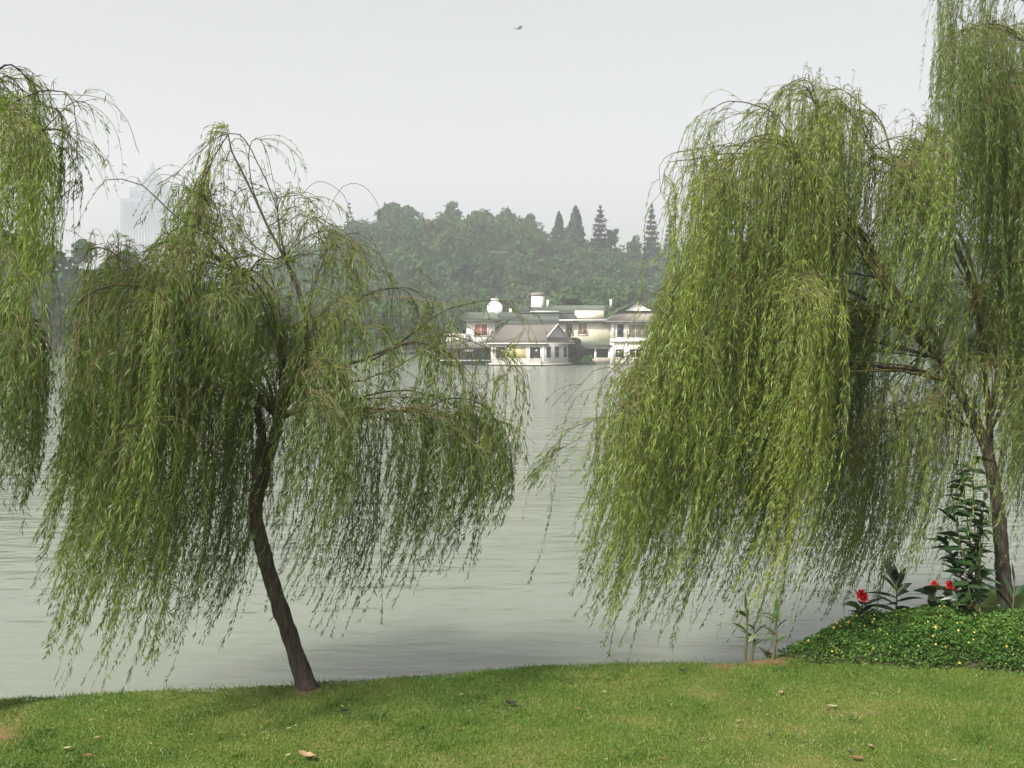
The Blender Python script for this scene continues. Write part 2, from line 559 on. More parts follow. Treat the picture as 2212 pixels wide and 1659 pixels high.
def conifer_crown(h, r0, tiers, seed, gap=0.5, per=60, size=0.5, up=0.1, power=1.0):
    """layered conifer: whorls of level boughs"""
    r = np.random.default_rng(seed)
    Vs, ts = [], []
    for k in range(tiers):
        t = k / (tiers - 1)
        z = h * (0.12 + 0.86 * t)
        R = r0 * (1 - t) ** power + 0.12
        nb = max(5, int(per * (1 - 0.75 * t)))
        ang = r.uniform(0, 2 * np.pi, nb)
        rr = R * np.sqrt(r.uniform(0.02, 1, nb)) * r.uniform(0.75, 1.1, nb)
        dz = r.normal(0, gap * h / tiers * 0.22, nb) + up * rr
        P = np.stack([rr * np.cos(ang), rr * np.sin(ang), z + dz], 1)
        a = np.stack([np.cos(ang), np.sin(ang), np.full(nb, up)], 1)
        b = np.stack([-np.sin(ang), np.cos(ang), r.normal(0, 0.3, nb)], 1)
        s = (size * r.uniform(0.6, 1.3, nb) * (1 - 0.5 * t))[:, None]
        Vs.append(np.stack([P - a * s, P - b * s * 0.45, P + a * s, P + b * s * 0.45 + [0, 0, 0.12]], 1).reshape(-1, 3))
        # hanging sprays so that the tier reads from the side
        Q = P + np.array([0, 0, -0.12])
        Vs.append(np.stack([Q - b * s * 0.7, Q + [0, 0, -0.22], Q + b * s * 0.7, Q + [0, 0, 0.22]], 1).reshape(-1, 3))
        ts.append(r.uniform(0, 1, nb))
        ts.append(r.uniform(0, 1, nb))
    return np.concatenate(Vs), np.concatenate(ts)


def q4(V):
    return np.arange(len(V)).reshape(-1, 4)


# the wood that covers the hill and reads as one mass
Vs, ts = [], []
protos = [clump_crown(16, 620, 1.0, 1.0, 0.12, 100 + k) for k in range(10)]
cnt = 0
tries = 0
placed = []
r_ = np.random.default_rng(5)
while cnt < 1150 and tries < 60000:
    tries += 1
    x = r_.uniform(-150, 215)
    y = r_.uniform(184, 345)
    if y < far_shore(x) + 14: continue
    rx = r_.uniform(3.0, 6.0)
    if any((x - a) ** 2 + (y - b) ** 2 < (0.47 * (rx + c)) ** 2 for a, b, c in placed): continue
    placed.append((x, y, rx))
    rz = rx * r_.uniform(0.75, 1.15)
    V, t = protos[r_.integers(0, 10)]
    a = r_.uniform(0, 6.28)
    R = np.array([[math.cos(a), -math.sin(a), 0], [math.sin(a), math.cos(a), 0], [0, 0, 1]])
    V = (V @ R.T) * np.array([rx, rx, rz])
    base = land_h(np.array(x), np.array(y))
    Vs.append(V + np.array([x, y, base + r_.uniform(0.0, 1.8)]))
    ts.append(np.clip(t + np.clip(r_.normal(0.45, 0.22), 0.05, 0.95), 0, 1))
    cnt += 1
V = np.concatenate(Vs)
tag(mesh("hillside_woodland", V, q4(V), M["forest_leaf"], fattr={"tint": np.concatenate(ts)}),
    "hazy mixed green woodland covering the hill behind the white villa", "woodland", kind="stuff")


def far_tree(name, label, px, top, Y, width_px, mkind="broad", group=None, seed=0, tint=0.45, base=None, matname="forest_leaf", nface=1500, cover=0.8):
    """one tree of the far shore: trunk and crown, sized from its crown width and top"""
    p = W(px, top, Y)
    x = p[0]
    zb = float(land_h(np.array(x), np.array(Y))) if base is None else base
    h = p[2] - zb
    rx = width_px / S / F * Y / 2
    t = thing(name, label, "tree", (x, Y, zb), 0, group)
    tb = MB()
    tb.tube(spline([(0, 0, -0.3), (0.05 * rx, 0, h * 0.3), (-0.04 * rx, 0.1, h * 0.7)], 6), np.linspace(max(0.16, h * 0.022), 0.07, 6), 7)
    for k in range(5):
        a = k * 2.4 + seed
        z0 = h * (0.25 + 0.09 * k)
        tb.tube(spline([(0, 0, z0), (0.35 * rx * math.cos(a), 0.35 * rx * math.sin(a), z0 + h * 0.12), (0.6 * rx * math.cos(a), 0.6 * rx * math.sin(a), z0 + h * 0.2)], 4), np.linspace(0.09, 0.03, 4), 5)
    tb.build("trunk", M["far_trunk"], t, smooth=True)
    if mkind == "broad":
        lo = h * (1 - cover)
        V, tt_ = clump_crown(20, nface, rx, (h - lo) / 2 / 0.94, rx * 0.10 + 0.12, 300 + seed)
        V = V.copy()
        k = (h - lo) / (V[:, 2].max())
        V[:, 2] = V[:, 2] * k + lo
        V[:, :2] *= rx / np.abs(V[:, :2]).max()
        tt_ = np.clip(tt_ + tint, 0, 1)
    elif mkind == "layered":
        V, tt_ = conifer_crown(h, rx, 14, 300 + seed, gap=0.8, per=130, size=rx * 0.24, up=0.02, power=0.75)
    elif mkind == "column":
        r2 = np.random.default_rng(300 + seed)
        zz = r2.uniform(0.03, 1, nface)
        aa = r2.uniform(0, 2 * np.pi, nface)
        pr = (1 - zz ** 2.6) ** 0.7 * (0.62 + 0.38 * np.minimum(1, (1 - zz) * 1.6)) * (1 + 0.16 * np.sin(3 * aa + 9 * zz) + 0.12 * np.sin(23 * zz + 2 * aa))
        rr = rx * pr * r2.uniform(0.6, 1.05, nface)
        P = np.stack([rr * np.cos(aa), rr * np.sin(aa), zz * h], 1)
        nn = unit(np.stack([np.cos(aa), np.sin(aa), np.full(nface, 0.2)], 1) + 0.5 * r2.normal(size=(nface, 3)))
        a_ = unit(np.cross(nn, r2.normal(size=(nface, 3)) * 0.4 + [0, 0, 1]))
        b_ = np.cross(nn, a_)
        s_ = (rx * 0.2 * r2.uniform(0.5, 1.2, nface))[:, None]
        V = np.stack([P - a_ * s_ * .6, P - b_ * s_, P + a_ * s_ * .6, P + b_ * s_], 1).reshape(-1, 3)
        tt_ = np.clip(r2.normal(0.4, 0.2, nface), 0, 1)
    elif mkind == "sparse":
        V, tt_ = conifer_crown(h, rx, 11, 300 + seed, gap=0.9, per=26, size=rx * 0.24, up=0.12, power=0.75)
    mesh("crown", V, q4(V), M[matname], t, fattr={"tint": tt_})
    return t


SK = "trees standing up from the hill skyline"
far_tree("conifer_tree", "thin ragged conifer on the hill's left shoulder beside the leaning willow", 755, 437, 300, 46, "sparse", SK, 1, matname="conifer_leaf")
far_tree("broadleaf_tree", "widest round dark tree on the skyline, right of the ragged conifer", 858, 438, 318, 120, "broad", SK, 2, tint=0.2, nface=2600, cover=0.85)
far_tree("broadleaf_tree", "small tree with a pointed top above the middle of the hill skyline", 975, 433, 322, 52, "broad", SK, 3, tint=0.3)
far_tree("broadleaf_tree", "low bushy skyline tree just right of the pointed skyline tree", 1032, 452, 322, 50, "broad", SK, 4, tint=0.35)
far_tree("broadleaf_tree", "bushy skyline tree with two thin tops, left of the paired dark columns", 1092, 446, 324, 56, "broad", SK, 5, tint=0.4)
far_tree("broadleaf_tree", "thin topped tree where the skyline drops towards the paired dark columns", 1140, 458, 320, 46, "broad", SK, 6, tint=0.42)
far_tree("cypress_tree", "shorter left one of the paired dark column trees on the skyline", 1207, 458, 300, 40, "column", "dark column trees on the hill", 7, matname="conifer_leaf", nface=1500)
far_tree("cypress_tree", "taller right one of the paired dark column trees on the skyline", 1243, 448, 298, 54, "column", "dark column trees on the hill", 8, matname="conifer_leaf", nface=1900)
far_tree("layered_conifer", "layered conifer standing alone right of the paired dark columns", 1297, 444, 296, 62, "layered", "layered conifers on the hill", 9, matname="conifer_leaf")
far_tree("layered_conifer", "layered conifer at the left edge of the large right willow", 1408, 441, 292, 56, "layered", "layered conifers on the hill", 10, matname="conifer_leaf")
far_tree("layered_conifer", "shorter layered conifer seen through the right willow's outer strands", 1448, 465, 294, 46, "layered", "layered conifers on the hill", 11, matname="conifer_leaf")
far_tree("broadleaf_tree", "small round tree leaning against the lone layered conifer's right side", 1322, 492, 300, 34, "broad", SK, 12, tint=0.4)
far_tree("broadleaf_tree", "low tree on the skyline just left of the willow edge conifer", 1372, 505, 296, 40, "broad", SK, 13, tint=0.35)
far_tree("broadleaf_tree", "rounded green tree rising directly behind the villa's left roof", 1020, 640, 182, 84, "broad", "trees close behind the villa", 14, tint=0.5)
far_tree("broadleaf_tree", "bright green tree behind the villa's long roof ridge", 1240, 618, 184, 150, "broad", "trees close behind the villa", 15, tint=0.65, nface=2600)
far_tree("broadleaf_tree", "green tree behind the villa's right wing gable", 1345, 612, 186, 110, "broad", "trees close behind the villa", 16, tint=0.45, nface=2000)
far_tree("broadleaf_tree", "dark tree on the far bank left of the villa terrace", 905, 655, 172, 100, "broad", "trees close behind the villa", 17, tint=0.25, nface=2000)
far_tree("broadleaf_tree", "dim green tree on the far bank behind the leaning willow's right limb", 810, 640, 172, 120, "broad", "trees close behind the villa", 18, tint=0.35, nface=2000)
far_tree("broadleaf_tree", "dark far bank tree hidden behind the leaning willow's middle", 700, 625, 168, 120, "broad", "trees close behind the villa", 19, tint=0.3, nface=2000)
LS = "dark trees along the left shore"
for k, (px, top, wd, ti, lb) in enumerate([
        (-75, 505, 150, 0.15, "dark shore tree cut by the picture's left edge"),
        (18, 492, 110, 0.12, "dark blue green shore tree behind the far left willow strands"),
        (112, 520, 105, 0.55, "mid green shore tree between the far left willow and the leaning willow"),
        (172, 514, 90, 0.2, "narrow dark shore tree with the highest top beside the leaning willow"),
        (240, 531, 110, 0.45, "shore tree below the pale tower"),
        (320, 548, 120, 0.3, "shore tree behind the leaning willow's left crown"),
        (410, 590, 110, 0.4, "shore tree behind the leaning willow's dense middle"),
        (500, 616, 110, 0.3, "shore tree behind the leaning willow's bare upper branches"),
        (595, 640, 110, 0.35, "shore tree furthest right in the dark left row")]):
    far_tree("shore_tree", lb, px, top, 146 + 2.2 * k + (k % 2) * 5, wd * 1.6, "broad", LS, 30 + k, tint=ti * 0.35, nface=3200, cover=0.95)

# right shore trees glimpsed through the strands
for k, (px, top, wd, ti, lb) in enumerate([
        (1560, 600, 140, 0.4, "tree on the far bank behind the left half of the right willow"),
        (1700, 590, 150, 0.35, "tree on the far bank behind the middle of the right willow"),
        (1850, 585, 150, 0.4, "tree on the far bank behind the right willow's upper limb"),
        (2010, 575, 150, 0.3, "tree on the far bank behind the right willow's trunk fork"),
        (2150, 590, 140, 0.4, "tree on the far bank at the right picture edge")]):
    far_tree("bank_tree", lb, px, top, 196 + 3 * (k % 2), wd, "broad", "trees along the right far bank", 50 + k, tint=ti, nface=2200, cover=0.95)

# ------------------------------------------------------------------ lakeside buildings
Z1 = 0.01837


def B(x, y, Y=150.0):
    """point of the close-up survey of the villa (x right, y down) at depth Y"""
    return W(906.3 + x / 3.692, 599 + y / 3.692, Y)


def rect(mb, x0, x1, y0, y1, Yf, depth):
    a = B(x0, y1, Yf)
    b = B(x1, y0, Yf)
    mb.box(a[0], b[0], Yf, Yf + depth, a[2], b[2])
    return mb


def window(x0, x1, y0, y1, Yf, paneM, parent, frameM="white_wall", bars=0, fw=9):
    """frame ring with mullions as one mesh, pane set back inside it"""
    fr = MB()
    d = 0.16
    rect(fr, x0 - fw, x0, y0 - fw, y1 + fw, Yf - 0.10, d)
    rect(fr, x1, x1 + fw, y0 - fw, y1 + fw, Yf - 0.10, d)
    rect(fr, x0, x1, y0 - fw, y0, Yf - 0.098, d)
    rect(fr, x0, x1, y1, y1 + fw, Yf - 0.098, d)
    for i in range(bars):
        xm = x0 + (x1 - x0) * (i + 1) / (bars + 1)
        rect(fr, xm - 2, xm + 2, y0, y1, Yf - 0.07, 0.06)
    w = fr.build("window", M[frameM], parent)
    rect(MB(), x0, x1, y0, y1, Yf - 0.03, 0.05).build("pane", M[paneM], w)
    return w


# main house
o0 = B(1000, 712, 158)
villa = thing("lakeside_villa", "long cream and white two storey villa with green grey roofs across the lake", "villa", (0, 0, 0))
YB = 159.4
# left upper block
w = MB()
rect(w, 375, 600, 338, 560, 157, 9)
rect(w, 600, 1115, 345, 600, YB, 8)
w.build("wall", M["white_wall"], villa)
w = MB()
rect(w, 1115, 1545, 350, 560, YB - 0.2, 8)
w.build("wall", M["cream_wall"], villa)
w = MB()
rect(w, 1240, 1470, 266, 350, YB + 1.0, 4)
w.build("attic_wall", M["cream_wall"], villa)
# white fascia strips
w = MB()
rect(w, 352, 610, 334, 346, 156.2, 0.3)
rect(w, 610, 1112, 346, 366, YB - 0.9, 0.5)
rect(w, 885, 1112, 268, 278, YB + 0.5, 0.4)
rect(w, 1112, 1530, 337, 352, YB - 1.0, 0.4)
w.build("fascia", M["white_wall"], villa)


def roofslab(x0, x1, xr0, xr1, yeave, yridge, Ye, Yr, name, m, parent, th=0.18, back=True):
    a, b = B(x0, yeave, Ye), B(x1, yeave, Ye)
    c, d = B(xr1, yridge, Yr), B(xr0, yridge, Yr)
    mb = MB()
    mb.slab([a, b, c, d], (0, 0, -th))
    if back:
        yb = 2 * Yr - Ye
        a2, b2 = a.copy(), b.copy()
        a2[1] = yb
        b2[1] = yb
        mb.slab([b2 + [0, 0, 0.0], a2, d + [0, 0.01, 0], c + [0, 0.01, 0]], (0, 0, -th))
        # hip ends
        if xr0 > x0 + 5: mb.slab([a2, a, d + [-0.01, 0, 0]], (0, 0, -th))
        if xr1 < x1 - 5: mb.slab([b, b2, c + [0.01, 0, 0]], (0, 0, -th))
    return mb.build(name, m, parent)


roofslab(330, 640, 375, 600, 336, 278, 156.0, 161.5, "roof", M["roof_green"], villa)
roofslab(590, 1116, 640, 1116, 347, 278, YB - 1.1, YB + 2.6, "roof", M["roof_green"], villa, back=False)
roofslab(780, 1480, 830, 1470, 272, 224, YB + 1.6, YB + 6.0, "roof", M["roof_green"], villa)
roofslab(1112, 1262, 1112, 1238, 348, 276, YB - 1.2, YB + 2.4, "roof", M["roof_dark"], villa, back=False)
roofslab(1225, 1535, 1240, 1500, 344, 326, YB - 1.15, YB + 0.9, "roof", M["roof_green"], villa, back=False)
# right wing, standing forward
YW = 156.8
w = MB()
rect(w, 1532, 1940, 350, 500, YW, 9)
rect(w, 1532, 1940, 516, 716, YW + 0.01, 9)
w.build("wall", M["cream_wall"], villa)
w = MB()
rect(w, 1522, 1950, 492, 516, YW - 0.35, 1.2)
rect(w, 1520, 1556, 516, 712, YW - 0.2, 0.5)
rect(w, 1530, 1556, 350, 492, YW - 0.2, 0.5)
rect(w, 1640, 1658, 350, 492, YW - 0.15, 0.4)
rect(w, 1832, 1848, 350, 492, YW - 0.15, 0.4)
rect(w, 1925, 1945, 350, 712, YW - 0.15, 0.4)
rect(w, 1640, 1662, 516, 712, YW - 0.15, 0.4)
rect(w, 1832, 1850, 516, 712, YW - 0.15, 0.4)
w.build("pilaster", M["white_wall"], villa)
roofslab(1490, 1985, 1600, 1880, 345, 262, YW - 1.0, YW + 3.5, "roof", M["roof_beige"], villa)
# gable over the wing
g = MB()
a, b, c = B(1640, 266, YW + 1.6), B(1850, 266, YW + 1.6), B(1742, 198, YW + 1.6)
g.slab([a, b, c], (0, 3.0, 0))
g.build("gable", M["white_wall"], villa)
g = MB()
a, b, c = B(1545, 270, YW + 1.2), B(1742, 186, YW + 1.2), B(1930, 268, YW + 1.2)
g.slab([a, b, b + [0, 4.2, 0], a + [0, 4.2, 0]], (0, 0, -0.16))
g.slab([b + [0.01, 0, 0], c, c + [0, 4.2, 0], b + [0.01, 4.2, 0]], (0, 0, -0.16))
g.build("roof", M["roof_green"], villa)
# windows
window(440, 540, 375, 465, 157, "red_blind", villa, bars=1)
window(1165, 1222, 368, 455, YB - 0.2, "brown_blind", villa, bars=1)
window(1268, 1335, 368, 455, YB - 0.2, "brown_blind", villa, bars=1)
window(1578, 1628, 372, 480, YW, "dark_glass", villa)
window(1672, 1824, 375, 482, YW, "curtain_glass", villa, bars=2)
window(1858, 1916, 380, 480, YW, "dark_glass", villa)
window(1564, 1630, 576, 640, YW + 0.01, "dark_glass", villa)
window(1676, 1820, 576, 640, YW + 0.01, "dark_glass", villa, bars=2)
window(1860, 1918, 576, 640, YW + 0.01, "dark_glass", villa)
# ground floor arcade between pavilion and wing
w = MB()
rect(w, 1190, 1530, 540, 570, 157.2, 0.4)
for xx in (1240, 1395, 1505):
    rect(w, xx, xx + 16, 570, 690, 157.1, 0.4)
w.build("arcade", M["white_wall"], villa)
rect(MB(), 1180, 1530, 560, 700, 159.4, 0.3).build("recess_wall", M["dark_wood"], villa)
roofslab(1180, 1535, 1190, 1530, 541, 510, 156.4, 159.6, "roof", M["roof_green"], villa, back=False)
rect(MB(), 1190, 1530, 640, 694, 156.9, 0.25).build("parapet", M["stone_brick"], villa)
rect(MB(), 1190, 1960, 692, 735, 156.25, 0.4).build("plinth", M["stone_dark"], villa)
rect(MB(), 1190, 1530, 694, 735, 156.66, 8).build("terrace_floor", M["stone_dark"], villa)
# terrace walls at the left
w = MB()
rect(w, 208, 392, 470, 516, 156.4, 0.4)
rect(w, 204, 396, 450, 470, 156.3, 0.6)
for xx in (215, 262, 309, 356):
    rect(w, xx, xx + 14, 446, 516, 156.2, 0.8)
w.build("terrace_wall", M["white_wall"], villa)
rect(MB(), 450, 575, 480, 516, 155.5, 0.4).build("terrace_wall", M["white_wall"], villa)
# cupola, chimney and small roof vents
cp = MB()
a, b = B(540, 276, 163), B(660, 228, 163)
cx, wd = (a[0] + b[0]) / 2, (b[0] - a[0]) / 2
cp.box(a[0], b[0], 162, 162 + 2 * wd, a[2] - 1.0, b[2])
z0, z1 = b[2], B(600, 168, 163)[2]
prev = None
for k, (t, s) in enumerate([(0, 1.0), (0.3, 0.74), (0.48, 0.56), (0.5, 0.5), (0.97, 0.5), (0.98, 0.56), (1.0, 0.56)]):
    ring = [(cx + sx * wd * s, 162 + wd + sy * wd * s, z0 + (z1 - z0) * t + 0.003) for sx, sy in ((-1, -1), (1, -1), (1, 1), (-1, 1))]
    if prev is not None:
        cp.add(prev + ring, np.array([[i, (i + 1) % 4, (i + 1) % 4 + 4, i + 4] for i in range(4)]))
    prev = ring
cp.poly(prev)
cp.build("cupola", M["white_wall"], villa)
ch = bpy.data.objects.new("chimney_stack", None)
a, b = B(888, 232, 164), B(1006, 148, 164)
wd = (b[0] - a[0]) / 2
c_, s_ = math.cos(math.radians(38)), math.sin(math.radians(38))
sh_ = MB()


def rotbox(mb, cx, cy, hw, hd, z0, z1, ang):
    c, s = math.cos(ang), math.sin(ang)
    V = [(cx + sx * hw * c - sy * hd * s, cy + sx * hw * s + sy * hd * c, z) for z in (z0, z1) for sy in (-1, 1) for sx in (-1, 1)]
    mb.add(V, np.array([[0, 2, 3, 1], [4, 5, 7, 6], [0, 1, 5, 4], [2, 6, 7, 3], [0, 4, 6, 2], [1, 3, 7, 5]]))


rotbox(sh_, (a[0] + b[0]) / 2, 165, wd * 0.72, wd * 0.72, a[2] - 1.5, b[2], math.radians(-22))
chim = sh_.build("chimney", M["white_wall"], villa)
cap = MB()
rotbox(cap, (a[0] + b[0]) / 2, 165, wd * 0.78, wd * 0.78, b[2] + 0.002, B(900, 122, 164)[2], math.radians(-22))
cap.build("cap", M["roof_beige"], chim)
for x0, x1, y0, y1 in ((1014, 1032, 180, 240), (1518, 1534, 175, 240), (714, 740, 250, 300)):
    rect(MB(), x0, x1, y0, y1, 164, 0.5).build("roof_vent", M["white_wall"], villa)

# pavilion over the water, turned so its right end shows
pv0 = B(575, 690, 150)
pav = thing("lake_pavilion", "white lake pavilion with brown grey hip and gable roof in front of the villa", "pavilion",
            (pv0[0], 150.0, 0), math.radians(-28))
PW, PD = 8.63, 8.0
zf = float(pv0[2])
zw = float(B(575, 520, 150)[2])
zg = float(B(1090, 478, 150)[2])
zr = float(B(850, 374, 150)[2])
MB().box(0, PW, 0, PD, zf - 0.1, zw + 0.3).build("wall", M["white_wall"], pav)
MB().box(-0.35, PW + 0.35, -0.5, PD, -1.5, zf - 0.1).build("plinth", M["stone_dark"], pav)
MB().box(-0.5, PW + 0.5, -0.7, PD + 0.2, zf - 0.098, zf + 0.06).build("deck", M["white_wall"], pav)
ov = 0.75
ze = zw + 0.1
ym = PD / 2


def yfz(z): return -ov + (z - ze) / (zr - ze) * (ym + ov)


inset = 0.9
yg = yfz(zg)
fL, fR = (-ov, -ov, ze), (PW + ov, -ov, ze)
bL, bR = (-ov, PD + ov, ze), (PW + ov, PD + ov, ze)
IL, IR = 0.15, -0.12
gLf, gRf = (IL, yg, zg), (PW - IR, yg, zg)
gLb, gRb = (IL, PD - yg, zg), (PW - IR, PD - yg, zg)
rL, rR = (IL, ym, zr), (PW - IR, ym, zr)
rf = MB()
t_ = (0, 0, -0.16)
rf.slab([fL, fR, gRf, rR, rL, gLf], t_)
rf.slab([bR, bL, gLb, rL, rR, gRb], t_)
rf.slab([fR, bR, gRb, gRf], t_)
rf.slab([bL, fL, gLf, gLb], t_)
rf.build("roof", M["roof_brown"], pav)
MB().tube([(rL[0] - .1, ym, zr + .08), (rL[0] + 2, ym, zr + .05), (rR[0] - 2, ym, zr + .05), (rR[0] + .15, ym, zr + .1)], 0.12, 6).build("ridge_tile", M["roof_dark"], pav)
MB().slab([(gRf[0] - .02, yg + .25, zg), (gRb[0] - .02, PD - yg - .25, zg), (rR[0] - .02, ym, zr - .25)], (-0.3, 0, 0)).build("gable", M["grey_gable"], pav)
MB().slab(
    [(gLf[0] + .02, yg + .25, zg), (rL[0] + .02, ym, zr - .25), (gLb[0] + .02, PD - yg - .25, zg)], (0.3, 0, 0)).build("gable", M["grey_gable"], pav)
bb = MB()
for y0, y1 in ((yg, ym), (PD - yg, ym)):
    bb.tube([(PW - IR + .08, y0, zg + .02), (PW - IR + .08, y1, zr + .02)], 0.10, 5)
bb.build("bargeboard", M["white_wall"], pav)
MB().box(-ov, PW + ov, -ov, -ov + .06, ze - .32, ze - .17).box(PW + ov - .06, PW + ov, -ov + .061, PD + ov, ze - .32, ze - .17).build("eave_board", M["white_wall"], pav)


def pav_window(u0, u1, z0, z1, pane, end=False, bars=0):
    fr, pn = MB(), MB()

    def bx(mb, a0, a1, b0, b1, d0, d1):
        if end:
            mb.box(PW + d0, PW + d1, a0, a1, b0, b1)
        else:
            mb.box(a0, a1, -d1, -d0, b0, b1)
    e = 0.12
    bx(fr, u0 - e, u0, z0 - e, z1 + e, -.05, .10)
    bx(fr, u1, u1 + e, z0 - e, z1 + e, -.05, .10)
    bx(fr, u0, u1, z0 - e, z0, -.05, .098)
    bx(fr, u0, u1, z1, z1 + e, -.05, .098)
    for i in range(bars):
        m_ = u0 + (u1 - u0) * (i + 1) / (bars + 1)
        bx(fr, m_ - .03, m_ + .03, z0, z1, 0.02, .06)
    w = fr.build("window", M["white_wall"], pav)
    bx(pn, u0, u1, z0, z1, -.02, .02)
    pn.build("pane", M[pane], w)


def pu(x): return (x - 575) / 415 * PW


za, zb2 = float(B(650, 646, 150)[2]), float(B(650, 556, 150)[2])
pav_window(pu(612), pu(690), za, zb2, "dark_glass")
pav_window(pu(716), pu(850), za, zb2, "yellow_blind", bars=1)
pav_window(pu(880), pu(960), za, zb2, "dark_glass")
for y0, y1 in ((0.5, 1.9), (3.3, 4.7), (6.2, 7.5)):
    pav_window(y0, y1, za + 0.1, zb2, "dark_glass", end=True)
for x in (0.0, pu(703), pu(866), PW - .3):
    MB().box(x, x + .28, -.17, -.03, zf + 0.062, zw).build("pilaster", M["white_wall"], pav)

# low covered gallery at the left of the pavilion
gal = thing("covered_gallery", "low dark covered gallery over the water left of the pavilion", "gallery", (0, 0, 0))
a, b = B(150, 556, 152), B(565, 516, 152)
g = MB()
g.slab([(a[0], 151, a[2]), (b[0], 151, a[2]), (b[0] - .4, 153.6, b[2]), (a[0] + .6, 153.6, b[2])], (0, 0, -.15))
g.slab([(b[0], 156.2, a[2]), (a[0], 156.2, a[2]), (a[0] + .6, 153.61, b[2]), (b[0] - .4, 153.61, b[2])], (0, 0, -.15))
g.build("roof", M["roof_brown"], gal)
g = MB()
for xx in np.linspace(172, 545, 7):
    rect(g, xx, xx + 9, 560, 668, 151.6, .2)
g.build("post", M["dark_wood"], gal)
rect(MB(), 165, 560, 560, 668, 155.2, .3).build("back_wall", M["dark_wood"], gal)
rect(MB(), 150, 570, 660, 668, 151.2, 4.5).build("floor_slab", M["grey_gable"], gal)
rect(MB(), 160, 560, 669, 735, 151.8, 3.5).build("base", M["stone_dark"], gal)
g = MB()
rect(g, 355, 432, 574, 592, 151.4, .12)
g.build("signboard", M["white_wall"], gal)


def bush(name, label, px, py_base, py_top, Y, width_px, matname, seed, nface=900, cat="shrub"):
    p = W(px, py_top, Y)
    b = W(px, py_base, Y)
    h = p[2] - b[2]
    rx = width_px / S / F * Y / 2
    t = thing(name, label, cat, b)
    V, tt_ = clump_crown(16, nface, rx, h / 2, rx * 0.13, seed)
    V = V.copy()
    V[:, 2] *= h / V[:, 2].max()
    V[:, :2] *= rx / np.abs(V[:, :2]).max()
    mesh("foliage", V, q4(V), M[matname], t, fattr={"tint": np.clip(tt_ + 0.5, 0, 1)})
    sb = MB()
    for k in range(4):
        a_ = k * 1.7
        sb.tube(spline([(0.1 * math.cos(a_), 0.1 * math.sin(a_), 0), (.3 * rx * math.cos(a_), .3 * rx * math.sin(a_), h * .4), (.45 * rx * math.cos(a_), .4 * rx * math.sin(a_), h * .75)], 5), np.linspace(.07, .02, 5), 6)
    sb.build("stem", M["far_trunk"], t)
    return t


p_ = lambda x, y: (906.3 + x / 3.692, 599 + y / 3.692)
q = p_(1230, 0)[0]
bush("waterside_tree", "dull grey green small tree at the pavilion's right corner", q, p_(0, 704)[1], p_(0, 468)[1], 155.4, 60, "dusk_leaf", 71, 1500, "tree")
bush("waterside_shrub", "bright green leafy shrub at the water's edge beside the pavilion", p_(1335, 0)[0], p_(0, 718)[1], p_(0, 610)[1], 154.9, 44, "shrub_leaf", 72, 900)
bush("climbing_shrub", "small dark shrub growing against the villa's brown blinds", p_(1190, 0)[0], p_(0, 560)[1], p_(0, 372)[1], 156.5, 20, "dusk_leaf", 73, 500)

# low white railing on the left shore
rl = thing("white_railing", "low white railing at the foot of the dark left shore trees", "railing", (0, 0, 0))
a, b = W(40, 750, 142.5), W(100, 750, 142.5)
rr_ = MB()
rr_.box(a[0], b[0], 142.5, 142.62, a[2] + 0.38, a[2] + 0.55)
rr_.build("rail", M["white_paint"], rl)
for k in range(7):
    x = a[0] + (b[0] - a[0]) * k / 6
    MB().box(x - .07, x + .07, 142.48, 142.64, a[2] - 2.4, a[2] + 0.6).build("post", M["white_paint"], rl)

# hazy tower
YT = 1150.0
tw = thing("skyscraper", "pale blue stepped tower block with a spire, faint in the haze", "tower", (0, 0, 0))


def tbox(x0, x1, y0, y1, Y=YT):
    a, b = W(x0, y1, Y), W(x1, y0, Y)
    return a[0], b[0], a[2], b[2]


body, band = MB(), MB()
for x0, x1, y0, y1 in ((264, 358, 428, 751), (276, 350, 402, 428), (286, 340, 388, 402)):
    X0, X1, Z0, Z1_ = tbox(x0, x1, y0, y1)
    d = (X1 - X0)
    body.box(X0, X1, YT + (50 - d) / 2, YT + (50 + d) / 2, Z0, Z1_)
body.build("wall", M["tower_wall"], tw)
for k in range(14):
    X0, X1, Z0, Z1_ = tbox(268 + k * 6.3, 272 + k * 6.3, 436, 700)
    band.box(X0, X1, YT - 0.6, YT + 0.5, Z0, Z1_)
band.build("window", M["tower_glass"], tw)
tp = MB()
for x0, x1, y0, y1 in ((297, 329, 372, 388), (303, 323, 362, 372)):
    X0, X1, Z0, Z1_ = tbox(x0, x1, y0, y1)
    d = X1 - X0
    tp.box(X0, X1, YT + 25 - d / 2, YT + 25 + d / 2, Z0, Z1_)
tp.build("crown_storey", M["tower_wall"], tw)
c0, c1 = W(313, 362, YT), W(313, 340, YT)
MB().tube([(c0[0], YT + 25, c0[2] - 1), (c0[0], YT + 25, (c0[2] + c1[2]) / 2), (c1[0], YT + 25, c1[2])], [3.2, 2.4, 0.5], 8).build("spire", M["tower_glass"], tw)

